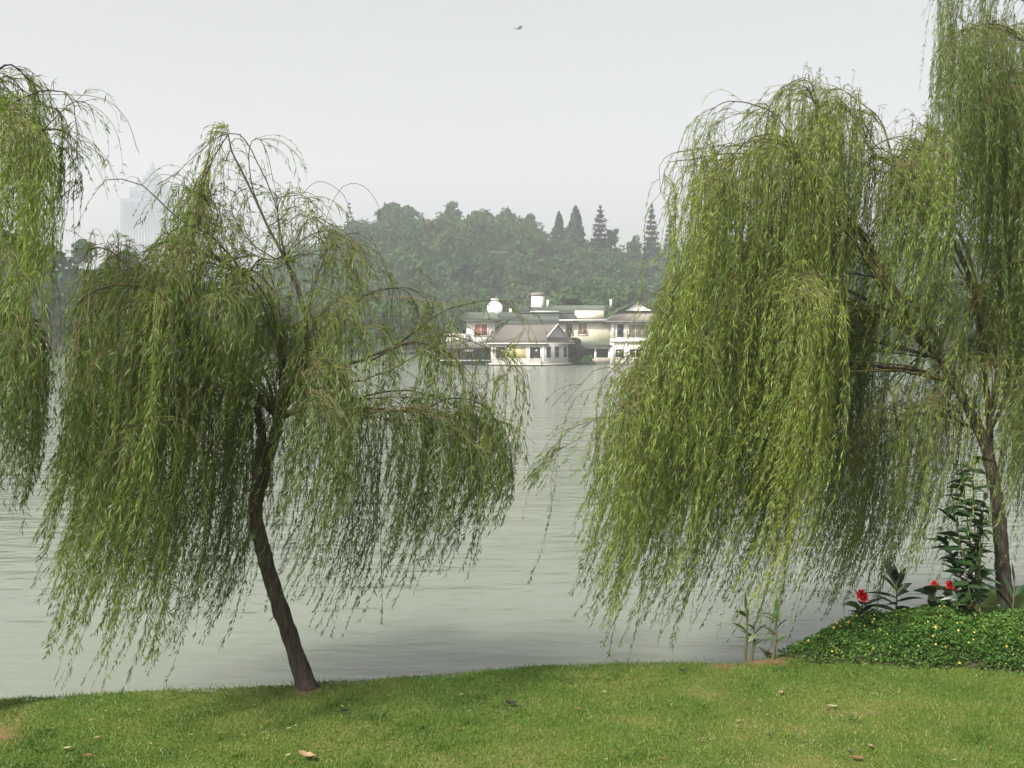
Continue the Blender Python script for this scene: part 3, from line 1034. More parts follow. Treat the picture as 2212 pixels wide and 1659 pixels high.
# gull
bp_ = W(1121, 62, 70)
bird = thing("gull", "small grey bird gliding high in the pale sky", "bird", bp_, math.radians(20))
bd = MB()
bd.tube(spline([(-0.24, 0, 0), (-0.12, 0, .01), (0, 0, 0.02), (.14, 0, .02), (.20, 0, .025), (.26, 0, .01)], 14), np.interp(np.linspace(0, 1, 14), [0, .2, .5, .75, .85, 1], [.012, .05, .065, .045, .032, .006]), 8)
bo = bd.build("body", M["feather_grey"], bird, smooth=True)
for s in (-1, 1):
    MB().slab([(.10, s * .04, .03), (.13, s * .25, .10), (.02, s * .58, .06), (-.02, s * .40, .07), (-.06, s * .22, .08), (-.07, s * .04, .03)], (0, 0, .012)).build("wing", M["feather_grey"], bird)
MB().slab([(-.20, -.02, 0), (-.20, .02, 0), (-.36, .06, 0), (-.36, -.06, 0)], (0, 0, .01)).build("tail", M["feather_grey"], bird)

# ------------------------------------------------------------------ willows
WIND = np.array([-0.30, -0.04, 0.0])


def strands(P0, D0, L, bend, wind, steps=16):
    """hanging whips: start along D0, then fall; lower ends drift downwind"""
    n = len(P0)
    pts = np.empty((n, steps, 3))
    pts[:, 0] = P0
    p = P0.copy()
    ds = (L / (steps - 1))[:, None]
    sway = rng.normal(0, 0.07, (n, 3)) * np.array([1, 1, 0])
    ph = rng.uniform(0, 6.28, (n, 1))
    for k in range(1, steps):
        s = ds * (k - 0.5)
        e = np.exp(-(s / bend[:, None]) ** 1.4)
        u = (k / (steps - 1))
        d = D0 * e + np.array([0, 0, -1.0]) * (1 - e) + (sway + wind[:, None] * WIND * (0.03 + 1.5 * u ** 2.3) + 0.07 * np.sin(ph + 5 * u) * np.array([1.0, 0.5, 0])) * (1 - e)
        p = p + unit(d) * ds
        pts[:, k] = p
    return pts


def willow(name, label, base, D, trunk, limbs, env, seed, tint=0.45, spacing=0.0185, leaf=(0.034, 0.074), lw=0.0070, gust=1.0, group=None, dens=1.0, left=None, right=None, spread=1.0, shade=0.0):
    """trunk: list of (pts px/py/ddepth, r0, r1); limbs: dict(path=[(px,py)..], dy=(d0,d1), r, n, len=(lo,hi), tint, jit, clones)"""
    global rng
    rng = np.random.default_rng(seed)
    t = thing(name, label, "tree", (float(base[0]), float(base[1]), float(base[2])), 0, group)
    off = np.array([base[0], base[1], base[2]], float)
    mb = MB()
    for pth, r0, r1 in trunk:
        P = spline([W(x, y, D + d) for x, y, d in pth], 26)
        P = spline(P, 48)
        sl = np.concatenate([[0], np.cumsum(np.linalg.norm(np.diff(P, axis=0), axis=1))])
        rr = (np.linspace(1, 0, 48) ** 0.8 * (r0 - r1) + r1) * (1 + (0.42 if r0 > .05 else 0) * np.exp(-sl / 0.09)) * (1 + 0.07 * np.sin(sl * 9 + seed) * np.sin(sl * 23))
        V, f = tube(P - off, rr, 18, rough=0.05)
        mb.add(V, f)
    trunk_o = mb.build("trunk", M["bark"], t, smooth=True)
    allP, allL, allT, allB, allD, allG, allSp, allF = [], [], [], [], [], [], [], []
    for li, lm in enumerate(limbs):
        for c in range(lm.get("clones", 0) + 1):
            d0, d1 = lm.get("dy", (0, 0))
            path = np.array(lm["path"], float)
            n = len(path)
            tpar = np.linspace(0, 1, n)
            if c:
                j = lm.get("jit", 45)
                path = path + rng.normal(0, j, (1, 2)) * tpar[:, None] * np.array([1, 0.55]) + rng.normal(0, j * .3, (n, 2)) * tpar[:, None]
                path[:, 1] += rng.uniform(0, lm.get("lower", 60)) * tpar
                d1 = d1 + rng.uniform(-1.35, 1.35) * spread
            P = np.array([W(x, y, D + d0 + (d1 - d0) * q ** 1.2) for (x, y), q in zip(path, tpar)])
            C = spline(P, 22)
            seglen = np.linalg.norm(C[-1] - C[0]) / 21
            wob_ = np.cumsum(rng.normal(0, 0.10, (22, 3)) * seglen, axis=0)
            C = C + (wob_ - np.linspace(0, 1, 22)[:, None] * wob_[-1]) * np.linspace(0.2, 1, 22)[:, None]
            r0 = lm.get("r", 0.03) * (0.72 if c == 0 else 0.4)
            V, f = tube(C - off, np.linspace(1, 0, 22) ** 0.9 * max(r0 - 0.0018, 0) + 0.0018, 6, rough=0.04)
            lb = MB().add(V, f)
            lb.build("limb", M["bark"] if c == 0 else M["willow_twig"], t, smooth=True)
            k = int(lm.get("n", 40) * dens * (1 if c == 0 else lm.get("cn", 1.0)))
            lo = lm.get("t0", 0.3)
            m_ = max(2, int(k / lm.get("clump", 5)))
            cl = rng.integers(0, m_, k)
            uc = rng.uniform(lo, 1, m_) ** lm.get("tp", 0.8)
            uc[: max(1, m_ // 10)] = 1.0
            u = np.clip(uc[cl] + rng.normal(0, 0.018, k), lo, 1)
            idx = u * 21
            i = np.minimum(idx.astype(int), 20)
            w_ = (idx - i)[:, None]
            p0 = C[i] * (1 - w_) + C[i + 1] * w_
            tg = unit(C[i + 1] - C[i])
            rnd = (0.75 * rng.normal(size=(m_, 3))[cl] + 0.6 * rng.normal(size=(k, 3))) * np.array([1, 1, .5])
            d = unit(tg * 0.8 + rnd * lm.get("fan", 0.55) + np.array([0, 0, lm.get("up", 0.30)]))
            x, y = proj(p0)
            drift = 0.0
            eb = env(x)
            dep = p0[:, 1]
            room = (eb - y) / S / F * dep
            fr = lm.get("len", (0.35, 1.0))
            q_ = np.clip(0.75 * rng.uniform(0, 1, m_)[cl] + 0.25 * rng.uniform(0, 1, k) + rng.normal(0, 0.05, k), 0, 1) ** 1.35
            L = 1.36 * room * (fr[0] + (fr[1] - fr[0]) * q_)
            L = np.minimum(L, rng.uniform(1.3, lm.get("max", 3.0), k))
            ok = room > 0.12
            L = np.clip(L, 0.18, None)
            allP.append(p0[ok]); allD.append(d[ok]); allL.append(L[ok])
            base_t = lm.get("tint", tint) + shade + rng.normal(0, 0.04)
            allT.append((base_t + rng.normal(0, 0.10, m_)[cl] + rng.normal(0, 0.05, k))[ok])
            allB.append((rng.uniform(0.10, 0.32, k) * lm.get("bend", 1.0))[ok])
            allG.append((gust * lm.get("gust", 1.0) * rng.uniform(0.6, 1.4, k))[ok])
            allSp.append((lm.get("spacing", spacing) * np.exp(rng.normal(0, 0.3, k)))[ok])
            allF.append(np.full(ok.sum(), bool(lm.get("free"))))
            # side twigs: short, crooked, nearly bare
            kt = int(lm.get("side", 9))
            if kt and lm.get("r", 0.03) > 0.004:
                ui = rng.integers(5, 21, kt)
                tg = unit(C[ui + 0] - C[ui - 1])
                dd = unit(tg * 0.7 + rng.normal(size=(kt, 3)) * 0.5 * np.array([1, 1, 0.6]) + np.array([0, 0, 0.02]))
                allP.append(C[ui]); allD.append(dd); allL.append(rng.uniform(0.2, 0.6, kt)); allT.append(base_t + rng.normal(0, .1, kt))
                allB.append(rng.uniform(0.18, 0.4, kt)); allG.append(np.zeros(kt)); allSp.append(np.full(kt, 0.045)); allF.append(np.ones(kt, bool))
    P0, D0, L, Tn, Bd, Gu, Sp, Fr = (np.concatenate(a) for a in (allP, allD, allL, allT, allB, allG, allSp, allF))
    pts = strands(P0, D0, L, Bd, Gu)
    # prune whips that would spread wider than the crown really does
    qx, qy = proj(pts)
    bad = np.zeros(len(pts))
    if left is not None: bad += (qx < left(qy) - 6).mean(1)
    if right is not None: bad += (qx > right(qy) + 6).mean(1)
    kp = Fr | (bad < 0.12) | (rng.uniform(size=len(pts)) < 0.03)
    pts, L, Tn, Sp = pts[kp], L[kp], Tn[kp], Sp[kp]
    n, stp = pts.shape[:2]
    # whip stems
    Tg = unit(np.gradient(pts, axis=1))
    A = unit(np.cross(Tg, np.array([0.37, 0.9, 0.21])))
    Bv = np.cross(Tg, A)
    rad = np.linspace(0.0022, 0.0007, stp)[None, :, None, None]
    an = np.array([0, 2.094, 4.189])
    ring = pts[:, :, None] + rad * (np.cos(an)[None, None, :, None] * A[:, :, None] + np.sin(an)[None, None, :, None] * Bv[:, :, None])
    Vt = ring.reshape(-1, 3) - off
    s_i = (np.arange(n)[:, None, None] * stp + np.arange(stp - 1)[None, :, None]) * 3
    jj = np.arange(3)[None, None]
    kk = (jj + 1) % 3
    ft = np.stack([s_i + jj, s_i + kk, s_i + 3 + kk, s_i + 3 + jj], -1).reshape(-1, 4)
    mesh("twigs", Vt, ft, M["willow_twig"], t)
    # leaves
    cnts = np.maximum((L / Sp).astype(int), 3)
    sid = np.repeat(np.arange(n), cnts)
    u = rng.uniform(0.03, 1.0, len(sid)) ** 0.85
    fi = u * (stp - 1)
    i = np.minimum(fi.astype(int), stp - 2)
    w_ = (fi - i)[:, None]
    base_p = pts[sid, i] * (1 - w_) + pts[sid, i + 1] * w_
    tg = Tg[sid, i]
    out = unit(rng.normal(size=(len(sid), 3)) * np.array([1, 1, 0.3]))
    out = unit(out - tg * np.sum(out * tg, 1, keepdims=True))
    ang = (rng.uniform(0.3, 1.0, len(sid)) * np.exp(rng.normal(0, 0.25, n))[sid])[:, None]
    ax = unit(tg * np.cos(ang) + out * np.sin(ang) + np.array([-0.12, 0, -0.28]))
    lsc = np.exp(rng.normal(0, 0.22, n))
    Ln = rng.uniform(leaf[0], leaf[1], len(sid)) * (1 - 0.35 * u ** 3) * lsc[sid]
    V, f = leaves(base_p, ax, Ln, lw * rng.uniform(0.75, 1.25, len(sid)), droop=0.12)
    tn = np.clip(Tn[sid] + rng.normal(0, 0.09, len(sid)), 0, 0.95)
    tn[rng.uniform(size=len(sid)) < 0.012] = 1.0
    print(name, "strands", n, "leaves", len(sid))
    mesh("crown", V - off, f, M["willow_leaf"], t, fattr={"tint": tn})
    return t


def envf(pts):
    a = np.array(pts, float)
    return lambda x: np.interp(x, a[:, 0], a[:, 1])


# --- the leaning willow on the lawn
envL = envf([(0, 900), (60, 1220), (110, 1330), (180, 1430), (240, 1440), (300, 1400), (420, 1390), (520, 1360), (620, 1310), (700, 1270), (760, 1290), (830, 1290), (880, 1240), (940, 1300), (980, 1240), (1040, 1160), (1090, 1080), (1130, 1020), (1160, 880), (1200, 800)])
LB = G(660, 1484)
fork = (602, 905)
limbsL = [
    dict(path=[fork, (535, 836), (470, 780), (400, 690), (330, 640), (242, 618), (175, 650), (150, 720)], dy=(0, -0.3), r=0.032, n=120, clones=4, jit=40, tint=0.42, t0=0.35),
    dict(path=[(425, 740), (380, 690), (300, 600), (240, 545), (195, 540), (160, 590)], dy=(0, 0.35), r=0.018, n=90, clones=3, jit=35, tint=0.5),
    dict(path=[fork, (600, 760), (560, 650), (532, 597), (455, 508), (381, 470), (300, 400), (240, 382), (205, 410)], dy=(0, -0.1), r=0.020, n=30, clones=0, jit=25, tint=0.55, t0=0.45, len=(0.06, 0.3), spacing=0.032),
    dict(path=[(620, 850), (665, 760), (654, 656), (620, 570), (577, 490), (520, 380), (497, 315), (500, 290), (478, 310), (440, 390)], dy=(0, 0.1), r=0.026, n=110, clones=0, tint=0.66, t0=0.62, fan=0.22, len=(0.12, 0.42), gust=2.1, bend=0.9, tp=0.6),
    dict(path=[(620, 570), (605, 500), (595, 438), (543, 318), (515, 288), (470, 296), (420, 340), (372, 380)], dy=(0.1, 0.2), r=0.009, n=16, clones=0, tint=0.5, t0=0.4, len=(0.05, 0.16), spacing=0.045),
    dict(path=[(577, 490), (545, 400), (540, 320), (560, 300), (580, 340), (590, 390)], dy=(0.1, 0.4), r=0.007, n=12, clones=0, tint=0.5, t0=0.3, len=(0.04, 0.16), spacing=0.05),
    dict(path=[(654, 656), (640, 600), (608, 548), (601, 437), (620, 423), (657, 424), (690, 450)], dy=(0, -0.1), r=0.010, n=26, clones=1, jit=22, tint=0.5, t0=0.3, len=(0.05, 0.35), spacing=0.032),
    dict(path=[(532, 597), (560, 560), (600, 560), (650, 520), (700, 500), (750, 520), (780, 560)], dy=(0, 0.3), r=0.009, n=34, clones=2, jit=35, tint=0.5, t0=0.2, len=(0.06, 0.4), spacing=0.04),
    dict(path=[(455, 508), (430, 470), (440, 430), (420, 420)], dy=(0, 0.2), r=0.008, n=30, clones=2, jit=30, tint=0.6, len=(0.1, 0.45)),
    dict(path=[(532, 597), (470, 560), (430, 545), (380, 520), (330, 540), (300, 590)], dy=(0, -0.6), r=0.014, n=90, clones=3, jit=40, tint=0.52),
    dict(path=[(392, 681), (440, 560), (470, 470), (455, 430), (430, 470), (405, 540)], dy=(-0.2, 0.1), r=0.010, n=80, clones=1, jit=20, tint=0.62, t0=0.3, len=(0.15, 0.55), gust=1.6),
    dict(path=[(625, 850), (690, 790), (754, 788), (842, 756), (918, 700), (940, 640)], dy=(0, -0.2), r=0.022, n=60, clones=1, jit=35, tint=0.5, len=(0.08, 0.45), t0=0.3, spacing=0.024),
    dict(path=[(640, 830), (690, 720), (760, 650), (830, 620), (880, 630), (905, 680)], dy=(0, 0.5), r=0.012, n=40, clones=2, jit=55, tint=0.45, len=(0.08, 0.4), spacing=0.03),
    dict(path=[(650, 780), (670, 660), (700, 560), (725, 530), (745, 560)], dy=(0, 0.2), r=0.012, n=36, clones=1, jit=30, tint=0.5, len=(0.06, 0.35), t0=0.45, spacing=0.03),
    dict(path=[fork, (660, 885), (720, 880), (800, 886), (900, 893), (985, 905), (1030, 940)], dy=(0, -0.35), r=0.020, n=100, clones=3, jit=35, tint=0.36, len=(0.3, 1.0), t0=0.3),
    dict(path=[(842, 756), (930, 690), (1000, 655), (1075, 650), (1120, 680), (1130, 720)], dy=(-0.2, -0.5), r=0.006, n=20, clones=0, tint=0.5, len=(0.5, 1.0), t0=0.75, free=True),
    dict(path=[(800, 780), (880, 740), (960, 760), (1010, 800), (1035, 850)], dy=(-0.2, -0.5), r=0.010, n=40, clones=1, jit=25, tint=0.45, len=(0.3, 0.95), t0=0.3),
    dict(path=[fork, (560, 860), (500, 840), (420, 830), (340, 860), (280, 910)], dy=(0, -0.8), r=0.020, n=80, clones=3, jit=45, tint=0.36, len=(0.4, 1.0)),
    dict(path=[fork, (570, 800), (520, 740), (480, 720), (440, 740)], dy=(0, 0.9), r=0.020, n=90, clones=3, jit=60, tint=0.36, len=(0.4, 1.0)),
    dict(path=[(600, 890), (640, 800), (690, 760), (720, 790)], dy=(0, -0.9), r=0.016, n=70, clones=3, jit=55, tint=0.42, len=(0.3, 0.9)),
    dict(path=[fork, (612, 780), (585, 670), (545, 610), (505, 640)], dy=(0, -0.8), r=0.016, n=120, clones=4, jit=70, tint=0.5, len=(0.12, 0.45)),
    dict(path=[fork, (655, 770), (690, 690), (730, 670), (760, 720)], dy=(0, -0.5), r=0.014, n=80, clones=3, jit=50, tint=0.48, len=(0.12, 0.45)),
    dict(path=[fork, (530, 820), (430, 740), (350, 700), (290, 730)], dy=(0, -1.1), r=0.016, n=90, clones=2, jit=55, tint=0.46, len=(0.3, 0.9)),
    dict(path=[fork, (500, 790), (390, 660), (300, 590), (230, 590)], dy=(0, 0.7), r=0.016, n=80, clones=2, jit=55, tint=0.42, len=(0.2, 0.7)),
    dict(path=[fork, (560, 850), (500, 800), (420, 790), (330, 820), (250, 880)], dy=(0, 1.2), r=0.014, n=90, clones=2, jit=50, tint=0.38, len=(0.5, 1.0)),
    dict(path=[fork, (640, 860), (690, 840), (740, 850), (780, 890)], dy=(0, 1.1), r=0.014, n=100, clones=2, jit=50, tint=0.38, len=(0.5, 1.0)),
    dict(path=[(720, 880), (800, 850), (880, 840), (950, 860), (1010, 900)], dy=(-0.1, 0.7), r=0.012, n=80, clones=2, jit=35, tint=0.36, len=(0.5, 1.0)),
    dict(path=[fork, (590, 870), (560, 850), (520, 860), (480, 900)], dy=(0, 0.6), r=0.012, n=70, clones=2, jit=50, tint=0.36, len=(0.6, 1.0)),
    dict(path=[(842, 756), (920, 730), (1000, 735), (1060, 760), (1095, 810)], dy=(-0.2, -0.3), r=0.008, n=64, clones=0, tint=0.45, len=(0.35, 1.0), t0=0.35, free=True, spacing=0.026),
    dict(path=[(900, 893), (980, 860), (1050, 880), (1080, 930)], dy=(-0.3, 0.3), r=0.008, n=56, clones=0, tint=0.42, len=(0.5, 1.0), t0=0.2, free=True, spacing=0.026),
    # bare crooked branches that show against the sky
    dict(path=[(620, 570), (560, 540), (520, 500), (500, 440), (520, 400)], dy=(0, 0.2), r=0.008, n=12, clones=2, jit=30, tint=0.5, t0=0.2, len=(0.03, 0.2), spacing=0.05, side=16),
    dict(path=[(600, 640), (560, 590), (500, 570), (470, 520), (480, 480)], dy=(0, 0.1), r=0.009, n=12, clones=2, jit=30, tint=0.5, t0=0.2, len=(0.03, 0.2), spacing=0.05, side=16),
    dict(path=[(614, 560), (640, 520), (660, 480), (690, 470), (720, 490)], dy=(0, -0.2), r=0.007, n=12, clones=2, jit=28, tint=0.5, t0=0.2, len=(0.03, 0.22), spacing=0.045, side=14),
    dict(path=[(577, 490), (610, 470), (640, 430), (665, 430)], dy=(0, 0.2), r=0.006, n=8, clones=1, jit=28, tint=0.5, t0=0.2, len=(0.03, 0.2), spacing=0.05, side=12),
    # lone arching whips over the sky
    dict(path=[(690, 560), (705, 470), (740, 405), (785, 402), (815, 440), (822, 475)], dy=(0.2, 0.3), r=0.0018, n=2, t0=0.9, len=(0.03, 0.06), tint=0.5, spacing=0.06),
    dict(path=[(640, 440), (670, 400), (700, 392), (740, 420), (760, 470)], dy=(0.1, 0.2), r=0.0018, n=3, t0=0.7, len=(0.03, 0.06), tint=0.5, spacing=0.06),
    dict(path=[(690, 560), (740, 510), (780, 505), (820, 540), (835, 580)], dy=(0.1, 0.0), r=0.004, n=4, t0=0.6, len=(0.03, 0.08), tint=0.5, spacing=0.06),
]
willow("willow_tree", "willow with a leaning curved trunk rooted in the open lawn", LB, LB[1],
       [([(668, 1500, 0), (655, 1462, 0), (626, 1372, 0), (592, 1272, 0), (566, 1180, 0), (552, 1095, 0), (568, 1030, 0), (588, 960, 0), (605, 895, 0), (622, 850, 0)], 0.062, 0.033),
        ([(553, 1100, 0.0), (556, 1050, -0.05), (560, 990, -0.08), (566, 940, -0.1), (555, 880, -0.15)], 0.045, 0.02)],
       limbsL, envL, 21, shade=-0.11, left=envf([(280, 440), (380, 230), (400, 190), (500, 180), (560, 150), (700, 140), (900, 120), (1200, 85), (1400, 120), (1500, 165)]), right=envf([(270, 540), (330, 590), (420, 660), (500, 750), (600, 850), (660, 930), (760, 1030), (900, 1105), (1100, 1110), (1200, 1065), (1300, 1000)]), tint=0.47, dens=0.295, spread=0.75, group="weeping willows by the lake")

# --- the large willow rooted behind the flower bed
DR = 9.0
RB = W(2174, 1334, DR)
RB[2] = 0.0
envR = envf([(1150, 1060), (1200, 1120), (1240, 1240), (1290, 1340), (1340, 1320), (1380, 1390), (1440, 1340), (1500, 1320), (1600, 1330), (1680, 1300), (1760, 1325), (1850, 1300), (1950, 1290), (2050, 1260), (2120, 1200), (2200, 1250), (2400, 1250)])
fr_ = (2030, 775)
limbsR = [
    dict(path=[fr_, (1998, 731), (1910, 603), (1849, 493), (1787, 440), (1720, 330), (1660, 290), (1600, 310), (1560, 370)], dy=(0, -0.5), r=0.036, n=170, clones=5, jit=45, tint=0.58, t0=0.4),
    dict(path=[(1785, 458), (1783, 361), (1775, 260), (1760, 190), (1740, 172), (1700, 200), (1670, 240)], dy=(-0.4, -0.3), r=0.014, n=70, clones=2, jit=35, tint=0.6, t0=0.3, len=(0.12, 0.6)),
    dict(path=[(1720, 330), (1680, 250), (1620, 221), (1570, 217), (1535, 240), (1520, 290)], dy=(-0.4, -0.4), r=0.010, n=40, clones=1, jit=18, tint=0.6, t0=0.3, len=(0.08, 0.5)),
    dict(path=[(1849, 493), (1752, 375), (1704, 340), (1600, 325), (1500, 335), (1445, 350), (1425, 420)], dy=(-0.3, -0.5), r=0.014, n=70, clones=2, jit=25, tint=0.6, t0=0.3, len=(0.2, 0.9)),
    dict(path=[(2130, 830), (2110, 640), (2060, 512), (1976, 388), (1932, 353), (1880, 322), (1840, 250), (1800, 210), (1770, 230)], dy=(0, 0.3), r=0.030, n=150, clones=4, jit=40, tint=0.52, t0=0.45, len=(0.15, 0.9)),
    dict(path=[(1932, 353), (1900, 260), (1850, 215), (1810, 190), (1790, 200)], dy=(0.2, 0.1), r=0.010, n=45, clones=1, jit=28, tint=0.58, t0=0.2, len=(0.08, 0.5)),
    dict(path=[(2038, 467), (2000, 360), (1975, 290), (1985, 265), (2000, 280)], dy=(0.2, 0.3), r=0.009, n=80, clones=3, jit=30, tint=0.55, t0=0.2, len=(0.06, 0.5)),
    dict(path=[(1880, 322), (1920, 300), (1960, 300), (1990, 340)], dy=(0.2, 0.2), r=0.008, n=80, clones=3, jit=35, tint=0.55, len=(0.08, 0.5)),
    dict(path=[fr_, (1950, 700), (1850, 640), (1750, 600), (1650, 560), (1550, 560), (1480, 600), (1440, 670)], dy=(0, -0.9), r=0.028, n=170, clones=5, jit=50, tint=0.55, t0=0.35, len=(0.4, 1.0)),
    dict(path=[(1910, 603), (1850, 590), (1800, 600), (1770, 660)], dy=(-0.2, -1.5), r=0.014, n=150, clones=0, tint=0.83, t0=0.75, len=(0.45, 0.85), fan=0.3),
    dict(path=[(1849, 493), (1790, 520), (1740, 560), (1700, 610)], dy=(-0.2, -1.3), r=0.014, n=120, clones=2, jit=60, tint=0.62, t0=0.4, len=(0.4, 1.0)),
    dict(path=[(2068, 828), (1960, 800), (1850, 790), (1700, 780), (1560, 790), (1450, 800), (1350, 770), (1290, 850)], dy=(0, -0.6), r=0.026, n=170, clones=4, jit=40, tint=0.45, t0=0.3, len=(0.4, 1.0)),
    dict(path=[(1560, 790), (1480, 730), (1420, 735), (1360, 770), (1320, 830)], dy=(-0.4, -0.6), r=0.010, n=70, clones=1, jit=25, tint=0.5, t0=0.3, len=(0.4, 1.0)),
    dict(path=[(1620, 860), (1500, 880), (1400, 890), (1290, 905), (1230, 930), (1190, 970)], dy=(-0.5, -0.6), r=0.006, n=44, clones=1, jit=16, tint=0.48, t0=0.5, len=(0.1, 0.6), gust=2.2, free=True),
    dict(path=[(2110, 930), (2050, 900), (1965, 872), (1900, 890), (1850, 940)], dy=(0, -0.3), r=0.020, n=70, clones=2, jit=45, tint=0.40, t0=0.2, len=(0.4, 1.0)),
    dict(path=[(2050, 800), (1980, 660), (1900, 660), (1830, 680), (1760, 740)], dy=(0, 0.9), r=0.020, n=140, clones=4, jit=60, tint=0.38, len=(0.4, 1.0)),
    dict(path=[(2130, 960), (2150, 820), (2140, 700), (2100, 620), (2060, 600), (2020, 640)], dy=(0, 0.5), r=0.020, n=110, clones=3, jit=60, tint=0.42, t0=0.3, len=(0.1, 0.45)),
    dict(path=[(2110, 640), (2150, 560), (2190, 520), (2240, 560)], dy=(0, 0.6), r=0.014, n=90, clones=3, jit=50, tint=0.42, t0=0.2, len=(0.15, 0.5)),
    dict(path=[(2130, 960), (2180, 840), (2230, 780), (2290, 800)], dy=(0, 0.5), r=0.016, n=80, clones=2, jit=50, tint=0.38, t0=0.3, len=(0.15, 0.6)),
    dict(path=[(2130, 960), (2160, 840), (2150, 760), (2110, 740), (2060, 770), (2000, 820)], dy=(0, 0.6), r=0.012, n=110, clones=2, jit=55, tint=0.42, t0=0.3, len=(0.4, 1.0), spacing=0.026),
    dict(path=[(2150, 1040), (2185, 900), (2220, 860), (2260, 900)], dy=(0, 0.5), r=0.012, n=90, clones=2, jit=40, tint=0.4, t0=0.3, len=(0.3, 0.9), spacing=0.028),
    dict(path=[fr_, (1990, 770), (1950, 800), (1900, 850), (1860, 920)], dy=(0, 0.8), r=0.012, n=90, clones=2, jit=45, tint=0.42, t0=0.2, len=(0.5, 1.0), spacing=0.024),
    dict(path=[(2130, 960), (2110, 880), (2080, 860), (2040, 900)], dy=(0, 0.4), r=0.009, n=70, clones=1, jit=45, tint=0.42, t0=0.2, len=(0.5, 1.0), spacing=0.026),
    dict(path=[fr_, (1900, 740), (1800, 720), (1680, 700), (1600, 740), (1560, 800)], dy=(0, 1.1), r=0.020, n=130, clones=3, jit=60, tint=0.36, len=(0.4, 1.0)),
]
willow("willow_tree", "large full willow rooted behind the yellow flowered bed", RB, DR,
       [([(2178, 1345, 0), (2171, 1290, 0), (2164, 1200, 0), (2156, 1100, 0), (2145, 1030, 0), (2126, 955, 0), (2095, 890, 0), (2058, 820, 0), (2028, 770, 0)], 0.068, 0.033),
        ([(2140, 1010, 0), (2138, 930, 0.05), (2132, 850, 0.05), (2122, 760, 0.05)], 0.032, 0.02)],
       limbsR, envR, 31, shade=0.05, left=envf([(160, 1690), (200, 1560), (230, 1510), (330, 1440), (420, 1425), (700, 1420), (760, 1345), (850, 1295), (1000, 1262), (1250, 1240), (1400, 1340)]), tint=0.60, dens=0.385, group="weeping willows by the lake")

# --- tall willow whose trunk stands beyond the right edge
DT = 10.2
TB = np.array([(2420 - 1106) / S / F * DT, DT, 0.0])
envT = envf([(1990, 300), (2015, 330), (2040, 430), (2090, 520), (2140, 560), (2170, 640), (2195, 860), (2212, 1050), (2300, 1250)])
limbsT = [
    dict(path=[(2370, 120), (2290, 40), (2210, -20), (2140, -60), (2080, -60), (2040, -10)], dy=(0, -0.4), r=0.03, n=80, clones=2, jit=30, tint=0.42, len=(0.25, 0.8), t0=0.3, max=2.6),
    dict(path=[(2370, 200), (2300, 130), (2230, 90), (2160, 50), (2100, 60), (2065, 100)], dy=(0, -0.8), r=0.026, n=150, clones=3, jit=24, tint=0.40, len=(0.4, 1.0), t0=0.3, max=2.6),
    dict(path=[(2370, 260), (2300, 190), (2230, 160), (2180, 160), (2150, 200)], dy=(0, -0.4), r=0.022, n=170, clones=3, jit=30, tint=0.36, len=(0.4, 1.0), t0=0.3, max=3.2),
    dict(path=[(2380, 420), (2300, 330), (2240, 310), (2200, 350)], dy=(0, -0.2), r=0.022, n=150, clones=3, jit=30, tint=0.28, len=(0.4, 1.0), t0=0.3, max=3.5),
    dict(path=[(2380, 600), (2300, 520), (2240, 500), (2195, 540)], dy=(0, -0.2), r=0.020, n=120, clones=2, jit=30, tint=0.28, len=(0.4, 1.0), t0=0.3, max=3.0),
    dict(path=[(2120, -40), (2070, -70), (2040, -50), (2028, 10)], dy=(-0.4, -0.4), r=0.008, n=24, clones=0, tint=0.5, t0=0.6, len=(0.7, 1.1), fan=0.25),
]
willow("willow_tree", "tall dark willow hanging in from the top right, trunk outside", TB, DT,
       [([(2420, 1300, 0), (2410, 1000, 0), (2395, 700, 0), (2380, 420, 0), (2370, 120, 0), (2360, -60, 0)], 0.14, 0.05)],
       limbsT, envT, 41, shade=-0.08, left=envf([(0, 2022), (300, 2012), (340, 2035), (500, 2060), (600, 2120), (700, 2150), (1200, 2185)]), tint=0.38, dens=0.55, gust=0.25, group="weeping willows by the lake")

